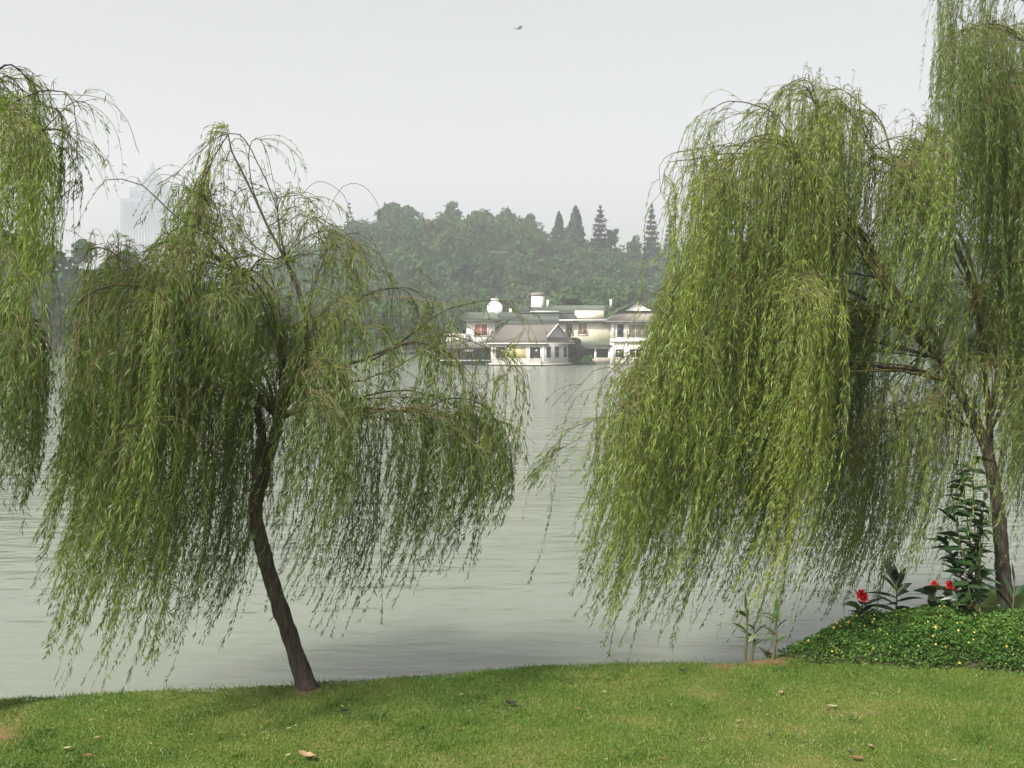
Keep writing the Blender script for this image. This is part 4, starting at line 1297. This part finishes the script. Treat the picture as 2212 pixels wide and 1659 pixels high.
# --- willow whose trunk stands beyond the left edge
LF = G(-340, 1602)
envF = envf([(-200, 1000), (0, 1060), (40, 1050), (80, 1040), (110, 1000), (130, 640), (160, 560), (190, 500), (215, 420), (240, 420)])
limbsF = [
    dict(path=[(-130, 420), (-80, 250), (-20, 170), (20, 140), (60, 170), (80, 230)], dy=(0, 0.5), r=0.022, n=70, clones=2, jit=18, tint=0.58, t0=0.35, len=(0.15, 0.6)),
    dict(path=[(-120, 430), (-40, 330), (50, 290), (110, 280), (150, 290), (180, 330)], dy=(0, 0.4), r=0.020, n=50, clones=1, jit=14, tint=0.55, t0=0.3, len=(0.2, 1.0)),
    dict(path=[(-120, 400), (-30, 260), (60, 205), (120, 195), (150, 210), (165, 270)], dy=(0, 0.4), r=0.014, n=40, clones=1, jit=12, tint=0.6, t0=0.35, len=(0.1, 0.9)),
    dict(path=[(90, 285), (150, 225), (190, 225), (207, 265)], dy=(0.4, 0.4), r=0.006, n=14, clones=0, tint=0.58, t0=0.4, len=(0.1, 0.9)),
    dict(path=[(60, 205), (150, 205), (230, 215), (280, 270), (300, 330)], dy=(0.4, 0.5), r=0.0018, n=2, clones=0, tint=0.55, t0=0.9, len=(0.03, 0.06)),
    dict(path=[(-120, 420), (-60, 300), (0, 230), (30, 220), (50, 260)], dy=(0, 0.2), r=0.02, n=110, clones=2, jit=16, tint=0.6, t0=0.4, len=(0.25, 0.6)),
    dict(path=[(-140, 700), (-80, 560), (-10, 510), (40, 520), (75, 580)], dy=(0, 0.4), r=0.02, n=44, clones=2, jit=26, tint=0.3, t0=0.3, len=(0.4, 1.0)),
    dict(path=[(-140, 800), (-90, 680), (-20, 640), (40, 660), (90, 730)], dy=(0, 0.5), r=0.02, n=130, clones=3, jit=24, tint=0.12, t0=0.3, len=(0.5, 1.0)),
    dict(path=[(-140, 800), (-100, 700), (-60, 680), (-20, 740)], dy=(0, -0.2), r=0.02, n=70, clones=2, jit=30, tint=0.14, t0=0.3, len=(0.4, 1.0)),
]
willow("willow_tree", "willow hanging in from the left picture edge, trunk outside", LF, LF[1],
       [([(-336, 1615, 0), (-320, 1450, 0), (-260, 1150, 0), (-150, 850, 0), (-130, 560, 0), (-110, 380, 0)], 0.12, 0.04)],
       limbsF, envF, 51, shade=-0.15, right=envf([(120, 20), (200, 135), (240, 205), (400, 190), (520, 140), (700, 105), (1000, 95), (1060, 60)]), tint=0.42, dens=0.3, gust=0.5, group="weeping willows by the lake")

# ------------------------------------------------------------------ grass
rng = np.random.default_rng(77)


def lawn_z(x, y):
    s = shore(x)
    t = np.clip((y - 4.5) / (s - 4.5), 0, 1)
    return 0.025 * wob(x * 0.7, y * 0.8) * np.minimum(1, t * 1.5) - 0.05 * np.clip((t - 0.93) / 0.07, 0, 1) ** 2


def patch(x, y):
    """slow natural variation of sward: 0 lush, 1 dry"""
    v = (np.sin(1.9 * x + 0.7 * y + 0.4) + np.sin(-1.1 * x + 2.3 * y + 1.7) + np.sin(3.7 * x - 2.9 * y) * 0.7 + np.sin(5.3 * x + 6.1 * y + 2) * 0.5 + np.sin(9.7 * x - 7.9 * y + 1) * 0.35) / 3.5
    return v


nB = 210000
y = rng.uniform(5.2, 9.0, nB)
x = rng.uniform(-1, 1, nB) * (0.53 * y + 0.35)
ok = y < shore(x) - 0.01
x, y = x[ok], y[ok]
pv = patch(x, y)
keep = rng.uniform(size=len(x)) < np.clip(1.0 - 0.45 * np.clip(pv, 0, 1), 0.3, 1)
for c, r in SOIL:
    d = np.hypot(x - c[0], (y - c[1]))
    keep &= (d > r * (0.35 + 0.9 * rng.uniform(size=len(x)))) | (rng.uniform(size=len(x)) < 0.10)
x, y, pv = x[keep], y[keep], pv[keep]
edge = np.clip(1 - (shore(x) - y) / 0.14, 0, 1)
n = len(x)
cc = np.stack([rng.uniform(-4.5, 4.5, 150), rng.uniform(5.4, 7.9, 150)], 1)
tuft = np.zeros(n)
for cx_, cy_ in cc:
    d2 = (x - cx_) ** 2 + (y - cy_) ** 2
    tuft = np.maximum(tuft, np.exp(-d2 / rng.uniform(0.02, 0.07) ** 2))
hgt = (1 + 0.9 * tuft) * rng.uniform(0.012, 0.034, n) * (1 - 0.25 * np.clip(pv, -1, 1)) * (1 + 0.9 * edge * rng.uniform(0, 1, n))
P = np.stack([x, y, lawn_z(x, y) - 0.004], 1)
A = unit(np.stack([rng.normal(-0.1, 0.55, n), rng.normal(0, 0.55, n), np.ones(n)], 1))
V, f = leaves(P, A, hgt, rng.uniform(0.003, 0.0062, n), droop=0.05)
tn = np.clip(0.50 - 0.24 * np.clip(1 - (shore(x) - y) / 0.9, 0, 1) * np.clip(1.2 - 0.35 * (x + 1), 0.3, 1) + 0.36 * pv + 0.10 * np.sin(6 * x + 14 * y) * np.sin(3 * x - 8 * y) + rng.normal(0, 0.15, n) + 0.25 * (rng.uniform(size=n) < 0.06) - 0.22 * tuft, 0, 1)  # tint drops towards the left shore: greener grass plus tree shade painted in
tag(mesh("grass", V, f, M["grass_blade"], fattr={"tint": tn}), "short mown grass, greener and tinted with painted shade near the shore, yellowish in front", "grass", kind="stuff")

# sprigs of weed along the lip of the bank
Vs, ts = [], []
for px in list(rng.uniform(-20, 760, 30)) + list(rng.uniform(760, 1600, 9)):
    bx_ = (px - 1106) / S / F * 7.4
    by_ = shore(bx_) - rng.uniform(0.0, 0.05)
    k = rng.integers(3, 9)
    P = np.stack([bx_ + rng.normal(0, .05, k), np.full(k, by_), np.full(k, -0.05)], 1)
    A = unit(np.stack([rng.normal(-.05, .4, k), rng.normal(0, .4, k), np.ones(k)], 1))
    V, _ = leaves(P, A, rng.uniform(.03, .10, k), np.full(k, .005), droop=.2)
    Vs.append(V)
    ts.append(rng.uniform(.1, .5, k))
V = np.concatenate(Vs)
tag(mesh("bank_weeds", V, q4(V), M["grass_blade"], fattr={"tint": np.concatenate(ts)}), "sparse longer weeds along the lawn's water edge", "weeds", kind="stuff")

# ------------------------------------------------------------------ flower bed
FA, FBp = G(1694, 1434), G(2260, 1454)


def bed_front(x):
    return np.interp(x, [FA[0] - .05, FA[0], FA[0] + .25, FBp[0], 8], [8.25, 7.95, 7.62, FBp[1], FBp[1]]) + 0.03 * np.sin(8 * x) + 0.02 * np.sin(21 * x)


def bed_back(x):
    return np.minimum(shore(x) - 0.05, 8.85)


def bed_h(x, y):
    a = np.clip((y - bed_front(x)) / 0.30, 0, 1) ** 0.4
    b = np.clip((bed_back(x) - y) / 0.25, 0, 1)
    l = np.clip((x - FA[0] + 0.06) / 0.55, 0.15, 1)
    return (0.05 + 0.10 * l * (1 + 0.18 * np.sin(3.3 * x + y) + 0.16 * np.sin(9 * x - 5 * y) + 0.16 * np.sin(17 * x + 13 * y) + 0.12 * np.sin(29 * x - 19 * y + 1))) * a * (0.4 + 0.6 * b)


nL = 70000
x = rng.uniform(FA[0] - .05, 6.2, nL)
y = rng.uniform(7.4, 9.4, nL)
ok = (y > bed_front(x)) & (y < bed_back(x))
x, y = x[ok], y[ok]
n = len(x)
hh = bed_h(x, y)
z = hh * rng.uniform(0, 1, n) ** 0.35 * rng.uniform(0.85, 1.12, n)
P = np.stack([x, y, z], 1)
A = unit(np.stack([rng.normal(0, 1, n), rng.normal(-.35, 1, n), rng.normal(0.35, .5, n)], 1))
V, f = leaves(P, A, rng.uniform(.02, .042, n), rng.uniform(.011, .021, n), droop=.25, side=np.stack([rng.normal(0, .5, n), rng.normal(0, .5, n), np.ones(n)], 1))
cover = mesh("ground_cover", V, f, M["cover_leaf"], fattr={"tint": np.clip(rng.normal(.5, .22, n) + 0.15 * np.sin(2 * x + 3 * y), 0, 1)})
tag(cover, "low mound of dense green ground cover dotted with yellow flowers", "ground cover", kind="stuff")
# bare earth under the plants
gx = np.linspace(FA[0] - .05, 6.2, 60)
gt = np.linspace(0, 1, 14)
X, T = np.meshgrid(gx, gt)
Yb = bed_front(X) + (bed_back(X) - bed_front(X)) * T
V = np.stack([X, Yb, lawn_z(X, Yb) + 0.004 + 0.3 * bed_h(X, Yb)], -1)
ii = (np.arange(13)[:, None] * 60 + np.arange(59)[None])
f = np.stack([ii, ii + 1, ii + 61, ii + 60], -1).reshape(-1, 4)
M["bed_soil"] = plain("bed_soil", (0.035, 0.032, 0.015), rough=0.95, noise=0.4, scale=20)
mesh("soil_mound", V.reshape(-1, 3), f, M["bed_soil"], cover, smooth=True)


def yellow_flower(seed):
    r = np.random.default_rng(seed)
    mb = MB()
    k = 7
    for i in range(k):
        a = 2 * np.pi * i / k + r.normal(0, .1)
        c, s = math.cos(a), math.sin(a)
        L_ = 0.017 * r.uniform(.85, 1.1)
        w = 0.006
        mb.poly([(0.002 * c, 0.002 * s, 0), (L_ * .6 * c - w * s, L_ * .6 * s + w * c, .003), (L_ * c, L_ * s, .001), (L_ * .6 * c + w * s, L_ * .6 * s - w * c, .003)])
    me = mb.build("yellow_flower", M["yellow_petal"], cover)
    return me


protoY = yellow_flower(1)
eye = MB().tube([(0, 0, 0), (0, 0, .004), (0, 0, .006)], [.005, .005, .002], 8).build("eye", M["flower_eye"], protoY)
cnt = 0
while cnt < 98:
    x = rng.uniform(FA[0], 5.0)
    y = bed_front(np.array(x)) + rng.uniform(0, 1) ** 1.3 * 1.15
    if y > bed_back(np.array(x)) - .05: continue
    if rng.uniform() < 0.25 and x > 3.2: continue
    h = float(bed_h(np.array(x), np.array(y)))
    o = protoY if cnt == 0 else protoY.copy()
    if cnt:
        COL.objects.link(o)
        e = eye.copy()
        COL.objects.link(e)
        e.parent = o
    s = rng.uniform(.28, .58)
    o.location = (x, float(y), h * 1.04 + .012)
    o.scale = (s, s, s)
    o.rotation_euler = (math.radians(rng.uniform(20, 75)), rng.normal(0, .3), rng.normal(0, .6))
    cnt += 1


# ------------------------------------------------------------------ stalked plants by the bed
def blade_leaf(base, direction, L, w, bendz=0.25, seg=7, fold=0.18, roll=0.0):
    """one broad leaf with a midrib fold, arching over"""
    d = unit(np.asarray(direction, float))
    sd = unit(np.cross(d, [0, 0, 1.0]) + 1e-4)
    sd = sd * math.cos(roll) + np.cross(d, sd) * math.sin(roll)
    Vv = []
    for k in range(seg):
        t = k / (seg - 1)
        c = np.asarray(base) + d * L * t + np.array([0, 0, -1.0]) * L * bendz * t ** 2
        wd = w * 0.5 * (math.sin(math.pi * min(1, 0.06 + 0.94 * t) ** 0.75) if t < 1 else 0.02)
        up = np.array([0, 0, fold * wd])
        Vv += [c - sd * wd + up, c, c + sd * wd + up]
    f = []
    for k in range(seg - 1):
        a = 3 * k
        f += [[a, a + 1, a + 4, a + 3], [a + 1, a + 2, a + 5, a + 4]]
    return np.array(Vv), np.array(f)


def stalk_plant(name, label, cat, base, stems, leafM, stemM="willow_twig", group=None, seed=0, flower=None):
    r = np.random.default_rng(seed)
    t = thing(name, label, cat, base, 0, group)
    for pts_, rad, lv in stems:
        P = spline(pts_, 12)
        MB().tube(P, np.linspace(rad, rad * .45, 12), 6).build("stem", M[stemM], t, smooth=True)
        for (u, ang, el, L, w, bz) in lv:
            i = u * 11
            k = min(int(i), 10)
            b = P[k] + (P[k + 1] - P[k]) * (i - k)
            d = np.array([math.cos(ang) * math.cos(el), math.sin(ang) * math.cos(el), math.sin(el)])
            V, f = blade_leaf(b, d, L, w, bz, roll=r.uniform(-1.1, 1.1))
            mesh("leaf", V, f, M[leafM], t, smooth=True, fattr={"tint": np.full(len(f), np.clip(r.normal(.5, .25), 0, 1))})
    if flower is not None:
        for c, R in flower:
            mb = MB()
            for k in range(16):
                d = unit(r.normal(size=3) * np.array([1, 1, .8]) + np.array([0, -.25, .2]))
                V, f = blade_leaf(np.asarray(c) + d * R * .12, d, R * r.uniform(.75, 1.1), R * .85, .25, 5, .5)
                mb.add(V, f)
            mb.build("flower", M["red_petal"], t, smooth=True)
    return t


DP = 8.85


def rel(px, py, Y, base): return W(px, py, Y) - base


def ground_at(px, Y):
    p = np.array([(px - 1106) / S / F * Y, Y, 0.0])
    p[2] = 0.0
    return p


# red cannas
def canna(label, px_base, px, py, Y, seed, nl=5, R=.058):
    r = np.random.default_rng(seed)
    b = ground_at(px_base, Y)
    top = rel(px, py, Y, b)
    lv = []
    for k in range(nl):
        lv.append((0.15 + 0.7 * k / nl, r.uniform(0, 6.28), r.uniform(.5, 1.1), r.uniform(.18, .28), r.uniform(.06, .09), r.uniform(.15, .5)))
    return stalk_plant("canna_lily", label, "flower plant", b, [([(0, 0, 0), top * .5 + [.01, 0, 0], top], .008, lv)], "broad_leaf", group="red cannas behind the bed", seed=seed,
                       flower=[(top, R), (top + np.array([.02, -.01, -.03]), R * .7)])


canna("red flowering canna standing alone at the bed's left crest", 1866, 1860, 1284, 8.7, 5, 8, .060)
canna("red flowering canna, left of the close pair beside the oleander", 2022, 2020, 1262, 8.9, 6, 7, .045)
canna("red flowering canna touching the oleander stem, larger of the close pair", 2062, 2056, 1262, 8.85, 7, 7, .058)

# dark broad leaved clump between the cannas
b = ground_at(1942, 8.95)
lv = [(.3, 3.3, .55, .26, .05, .1), (.5, 2.9, .35, .30, .045, .25), (.6, 0.2, .8, .22, .06, .3), (.85, 1.6, 1.35, .2, .07, .05), (.4, 0.1, .3, .26, .05, .2), (.95, 4.4, 1.1, .18, .07, .2), (.2, 5.4, .5, .2, .06, .3), (.35, 3.9, .2, .24, .05, .1), (.7, 3.2, .9, .24, .075, .2), (.75, .4, 1.1, .24, .075, .15), (.55, 5.0, .7, .22, .07, .3), (.15, 2.9, .4, .3, .07, .3), (.9, 2.6, 1.2, .24, .07, .1)]
stalk_plant("broadleaf_plant", "dark broad leaved plant without flowers between the red cannas", "plant", b, [([(0, 0, 0), (.01, 0, .18), (-.01, 0, .34)], .009, lv)], "broad_leaf", seed=8)
b = ground_at(2196, 8.7)
lv = [(.3, 2.4, .9, .26, .06, .1), (.5, 1.9, 1.1, .30, .06, .15), (.6, 0.2, .8, .22, .06, .3), (.85, 1.6, 1.3, .2, .07, .05), (.3, 3.5, .5, .22, .06, .2)]
stalk_plant("broadleaf_plant", "dark broad leaved plant right of the large willow's trunk", "plant", b, [([(0, 0, 0), (.01, 0, .2), (.02, 0, .42)], .010, lv)], "broad_leaf", seed=9)

# oleander-like tall shrub in front of the trunk
b = ground_at(2110, 8.6)
r = np.random.default_rng(3)
stems = []
for topx, topy, midx in ((2100, 985, 2106), (2056, 1090, 2080), (2126, 1075, 2116), (2075, 1010, 2094), (2040, 1160, 2072), (2112, 1130, 2108)):
    p0 = np.array([r.normal(0, .02), r.normal(0, .03), 0])
    lv = []
    nn_ = 40
    for k in range(nn_):
        lv.append((0.18 + 0.82 * (k + r.uniform(0, .6)) / nn_, r.uniform(0, 6.28), r.uniform(-.15, .75), r.uniform(.14, .22), r.uniform(.034, .05), r.uniform(.05, .35)))
    lv = [(min(a, 1.0), *o) for a, *o in lv]
    Ys = 8.6 + r.normal(0, .08)
    stems.append(([p0, rel(midx, (1310 + topy) / 2, Ys, b), rel(topx, topy, Ys, b)], .008, lv))
stalk_plant("oleander_shrub", "tall dark shrub of lance shaped leaves beside the right willow trunk", "shrub", b, stems, "broad_leaf", seed=4)

# young stalks at the bare patch left of the bed
for px, pyt, lab, lv, sd in (
        (1611, 1290, "thin leafy stalk furthest left at the water's edge beside the bed", [(.45, 3.2, .1, .09, .016, .1), (.75, 1.2, 1.2, .12, .03, .1), (.95, 1.8, 1.4, .16, .03, 0), (.3, .3, .6, .08, .016, .3)], 21),
        (1628, 1330, "middle leafy stalk with a leaf arching right beside the bed", [(.95, .25, 1.0, .14, .022, .3), (.45, .2, .9, .10, .022, .5), (.6, 2.8, .8, .09, .02, .2)], 22),
        (1676, 1310, "tallest leafy stalk with an upright broad leaf beside the bed", [(.98, 1.2, 1.45, .18, .036, 0), (.95, 3.0, .75, .18, .02, .55), (.55, 3.1, .5, .13, .024, .5), (.5, 3.0, .1, .10, .022, .6), (.85, .4, 1.1, .12, .03, .2)], 23)):
    Ys = 7.80
    b = ground_at(px, Ys)
    b[1] = min(b[1], float(shore(b[0])) - .04)
    tp_ = rel(px + 2, pyt, b[1], b)
    stalk_plant("leafy_stalk", lab, "plant", b, [([(0, 0, -.02), tp_ * .45 + [.012, 0, 0], tp_ * .8], .012, lv + [(u_, a_, .75, .17, .034, .35) for u_, a_ in ((.55, 2.6), (.7, .5), (.85, 3.6), (.35, .2))])], "canna_leaf", stemM="willow_twig", group="young stalks left of the bed", seed=sd)


# ------------------------------------------------------------------ fallen leaves
def fallen(name_label, px, py, L, w, m, ang, seed, group=None, curl=.35):
    r = np.random.default_rng(seed)
    p = G(px, py)
    p[2] = float(lawn_z(np.array(p[0]), np.array(p[1]))) + 0.024
    V = []
    seg = 6
    for k in range(seg):
        t = k / (seg - 1)
        wd = w * .5 * max(.06, math.sin(math.pi * (0.05 + .93 * t)) ** .8) * r.uniform(.85, 1.15)
        zc = curl * L * .5 * (t - .5) ** 2 * 2
        V += [((t - .5) * L, -wd, zc + wd * curl), ((t - .5) * L, 0, zc), ((t - .5) * L, wd, zc + wd * curl * .8)]
    f = []
    for k in range(seg - 1):
        a = 3 * k
        f += [[a, a + 1, a + 4, a + 3], [a + 1, a + 2, a + 5, a + 4]]
    V = np.array(V)
    o = mesh("fallen_leaf", np.concatenate([V, V + [0, 0, .0015]]), np.concatenate([np.array(f)[:, ::-1], np.array(f) + len(V)]), M[m], smooth=True)
    o.location = [float(c) for c in p]
    o.rotation_euler = (r.normal(0.25, .1), r.normal(0, .12), ang)
    return tag(o, name_label, "leaf", group)


FL = "fallen leaves on the lawn"
fallen("largest dry tan leaf, on the lawn at the bottom below the leaning willow", 663, 1643, .11, .05, "dry_leaf_tan", -.35, 1, FL, .9)
fallen("blackish curled leaf in the middle of the lawn", 1103, 1531, .075, .04, "dry_leaf_dark", .1, 2, FL, .8)
fallen("dark brown leaf right of the leaning willow's foot", 745, 1543, .06, .035, "dry_leaf_dark", .3, 3, FL, .6)
fallen("small reddish brown leaf at the bottom left of the lawn", 190, 1642, .045, .03, "dry_leaf_brown", .8, 4, FL)
fallen("pale leaf near the lawn's bottom left corner", 146, 1626, .05, .02, "dry_leaf_pale", .2, 5, FL)
fallen("blackish leaf close to the water edge right of the middle", 1474, 1457, .05, .03, "dry_leaf_dark", .2, 6, FL, .7)
fallen("reddish brown leaf at the bottom right corner of the lawn", 1850, 1645, .075, .035, "dry_leaf_brown", .2, 7, FL)
fallen("light tan leaf left of the bottom right brown leaf", 1880, 1620, .05, .03, "dry_leaf_tan", 1.2, 8, FL)
fallen("tan leaf on the lawn in front of the leafy stalks", 1686, 1500, .045, .026, "dry_leaf_tan", .6, 9, FL)
fallen("long pale leaf on the lawn in front of the bed", 1797, 1532, .07, .018, "dry_leaf_pale", .05, 10, FL)
r = np.random.default_rng(99)
kinds = ["dry_leaf_brown", "dry_leaf_tan", "dry_leaf_pale", "dry_leaf_brown", "dry_leaf_dark"]
names = {"dry_leaf_brown": "brown", "dry_leaf_tan": "tan", "dry_leaf_pale": "pale straw coloured", "dry_leaf_dark": "blackish"}
k = 0
while k < 58:
    px, py = r.uniform(10, 2200), r.uniform(1475, 1655)
    g = G(px, py)
    if g[1] > shore(g[0]) - .25: continue
    if g[0] > FA[0] - .1 and g[1] > float(bed_front(np.array(g[0]))) - .08: continue
    kd = kinds[r.integers(0, 5)]
    fallen("tiny " + names[kd] + " leaf scrap lying in the lawn's short grass", px, py, r.uniform(.016, .036), r.uniform(.007, .015), kd, r.uniform(-.9, .9), 200 + k, "tiny " + names[kd] + " leaf scraps on the lawn")
    k += 1

# ------------------------------------------------------------------ haze, sky and sun
HAZE = 0.0009
hb = MB().box(-950, 950, -100, 1500, -2.6, 262).build("haze", None)
m, nt, out = mat("haze")
pvn = N(nt, "ShaderNodeVolumePrincipled", Density=HAZE, Anisotropy=0.1)
pvn.inputs["Color"].default_value = (0.79, 0.805, 0.85, 1)
nt.links.new(pvn.outputs[0], out.inputs["Volume"])
hb.data.materials.clear()
hb.data.materials.append(m)
tag(hb, "pale haze over the lake and hill", "haze", kind="stuff")

SUN = unit(np.array([-0.44, -0.56, 0.70]))
elev = math.asin(SUN[2])
sd = bpy.data.lights.new("sun", 'SUN')
sd.energy = 4.8
sd.angle = math.radians(5.0)
sd.color = (1.0, 0.95, 0.86)
so = bpy.data.objects.new("sun", sd)
so.rotation_euler = Vector(SUN).to_track_quat('Z', 'Y').to_euler()
so.location = (-30, -20, 40)
COL.objects.link(so)

wd = bpy.data.worlds.new("World")
scene.world = wd
wd.use_nodes = True
nt = wd.node_tree
nt.nodes.clear()
sky = nt.nodes.new("ShaderNodeTexSky")
sky.sky_type = 'NISHITA'
sky.sun_disc = False
sky.sun_elevation = elev
sky.sun_rotation = math.atan2(SUN[0], SUN[1])
sky.air_density = 1.0
sky.dust_density = 6.0
sky.ozone_density = 1.0
hs = nt.nodes.new("ShaderNodeHueSaturation")
hs.inputs["Saturation"].default_value = 0.2
bg = nt.nodes.new("ShaderNodeBackground")
bg.inputs["Strength"].default_value = 0.103
wo = nt.nodes.new("ShaderNodeOutputWorld")
nt.links.new(sky.outputs[0], hs.inputs["Color"])
nt.links.new(hs.outputs[0], bg.inputs[0])
nt.links.new(bg.outputs[0], wo.inputs[0])

scene.view_settings.view_transform = 'Standard'
scene.view_settings.look = 'None'
scene.view_settings.gamma = 1.0
scene.view_settings.exposure = 0.85
scene.view_settings.use_curve_mapping = False
scene.render.engine = 'CYCLES'
cy = scene.cycles
cy.use_denoising = True
cy.max_bounces = 12
cy.diffuse_bounces = 7
cy.glossy_bounces = 3
cy.transmission_bounces = 8
cy.volume_bounces = 2
cy.transparent_max_bounces = 8
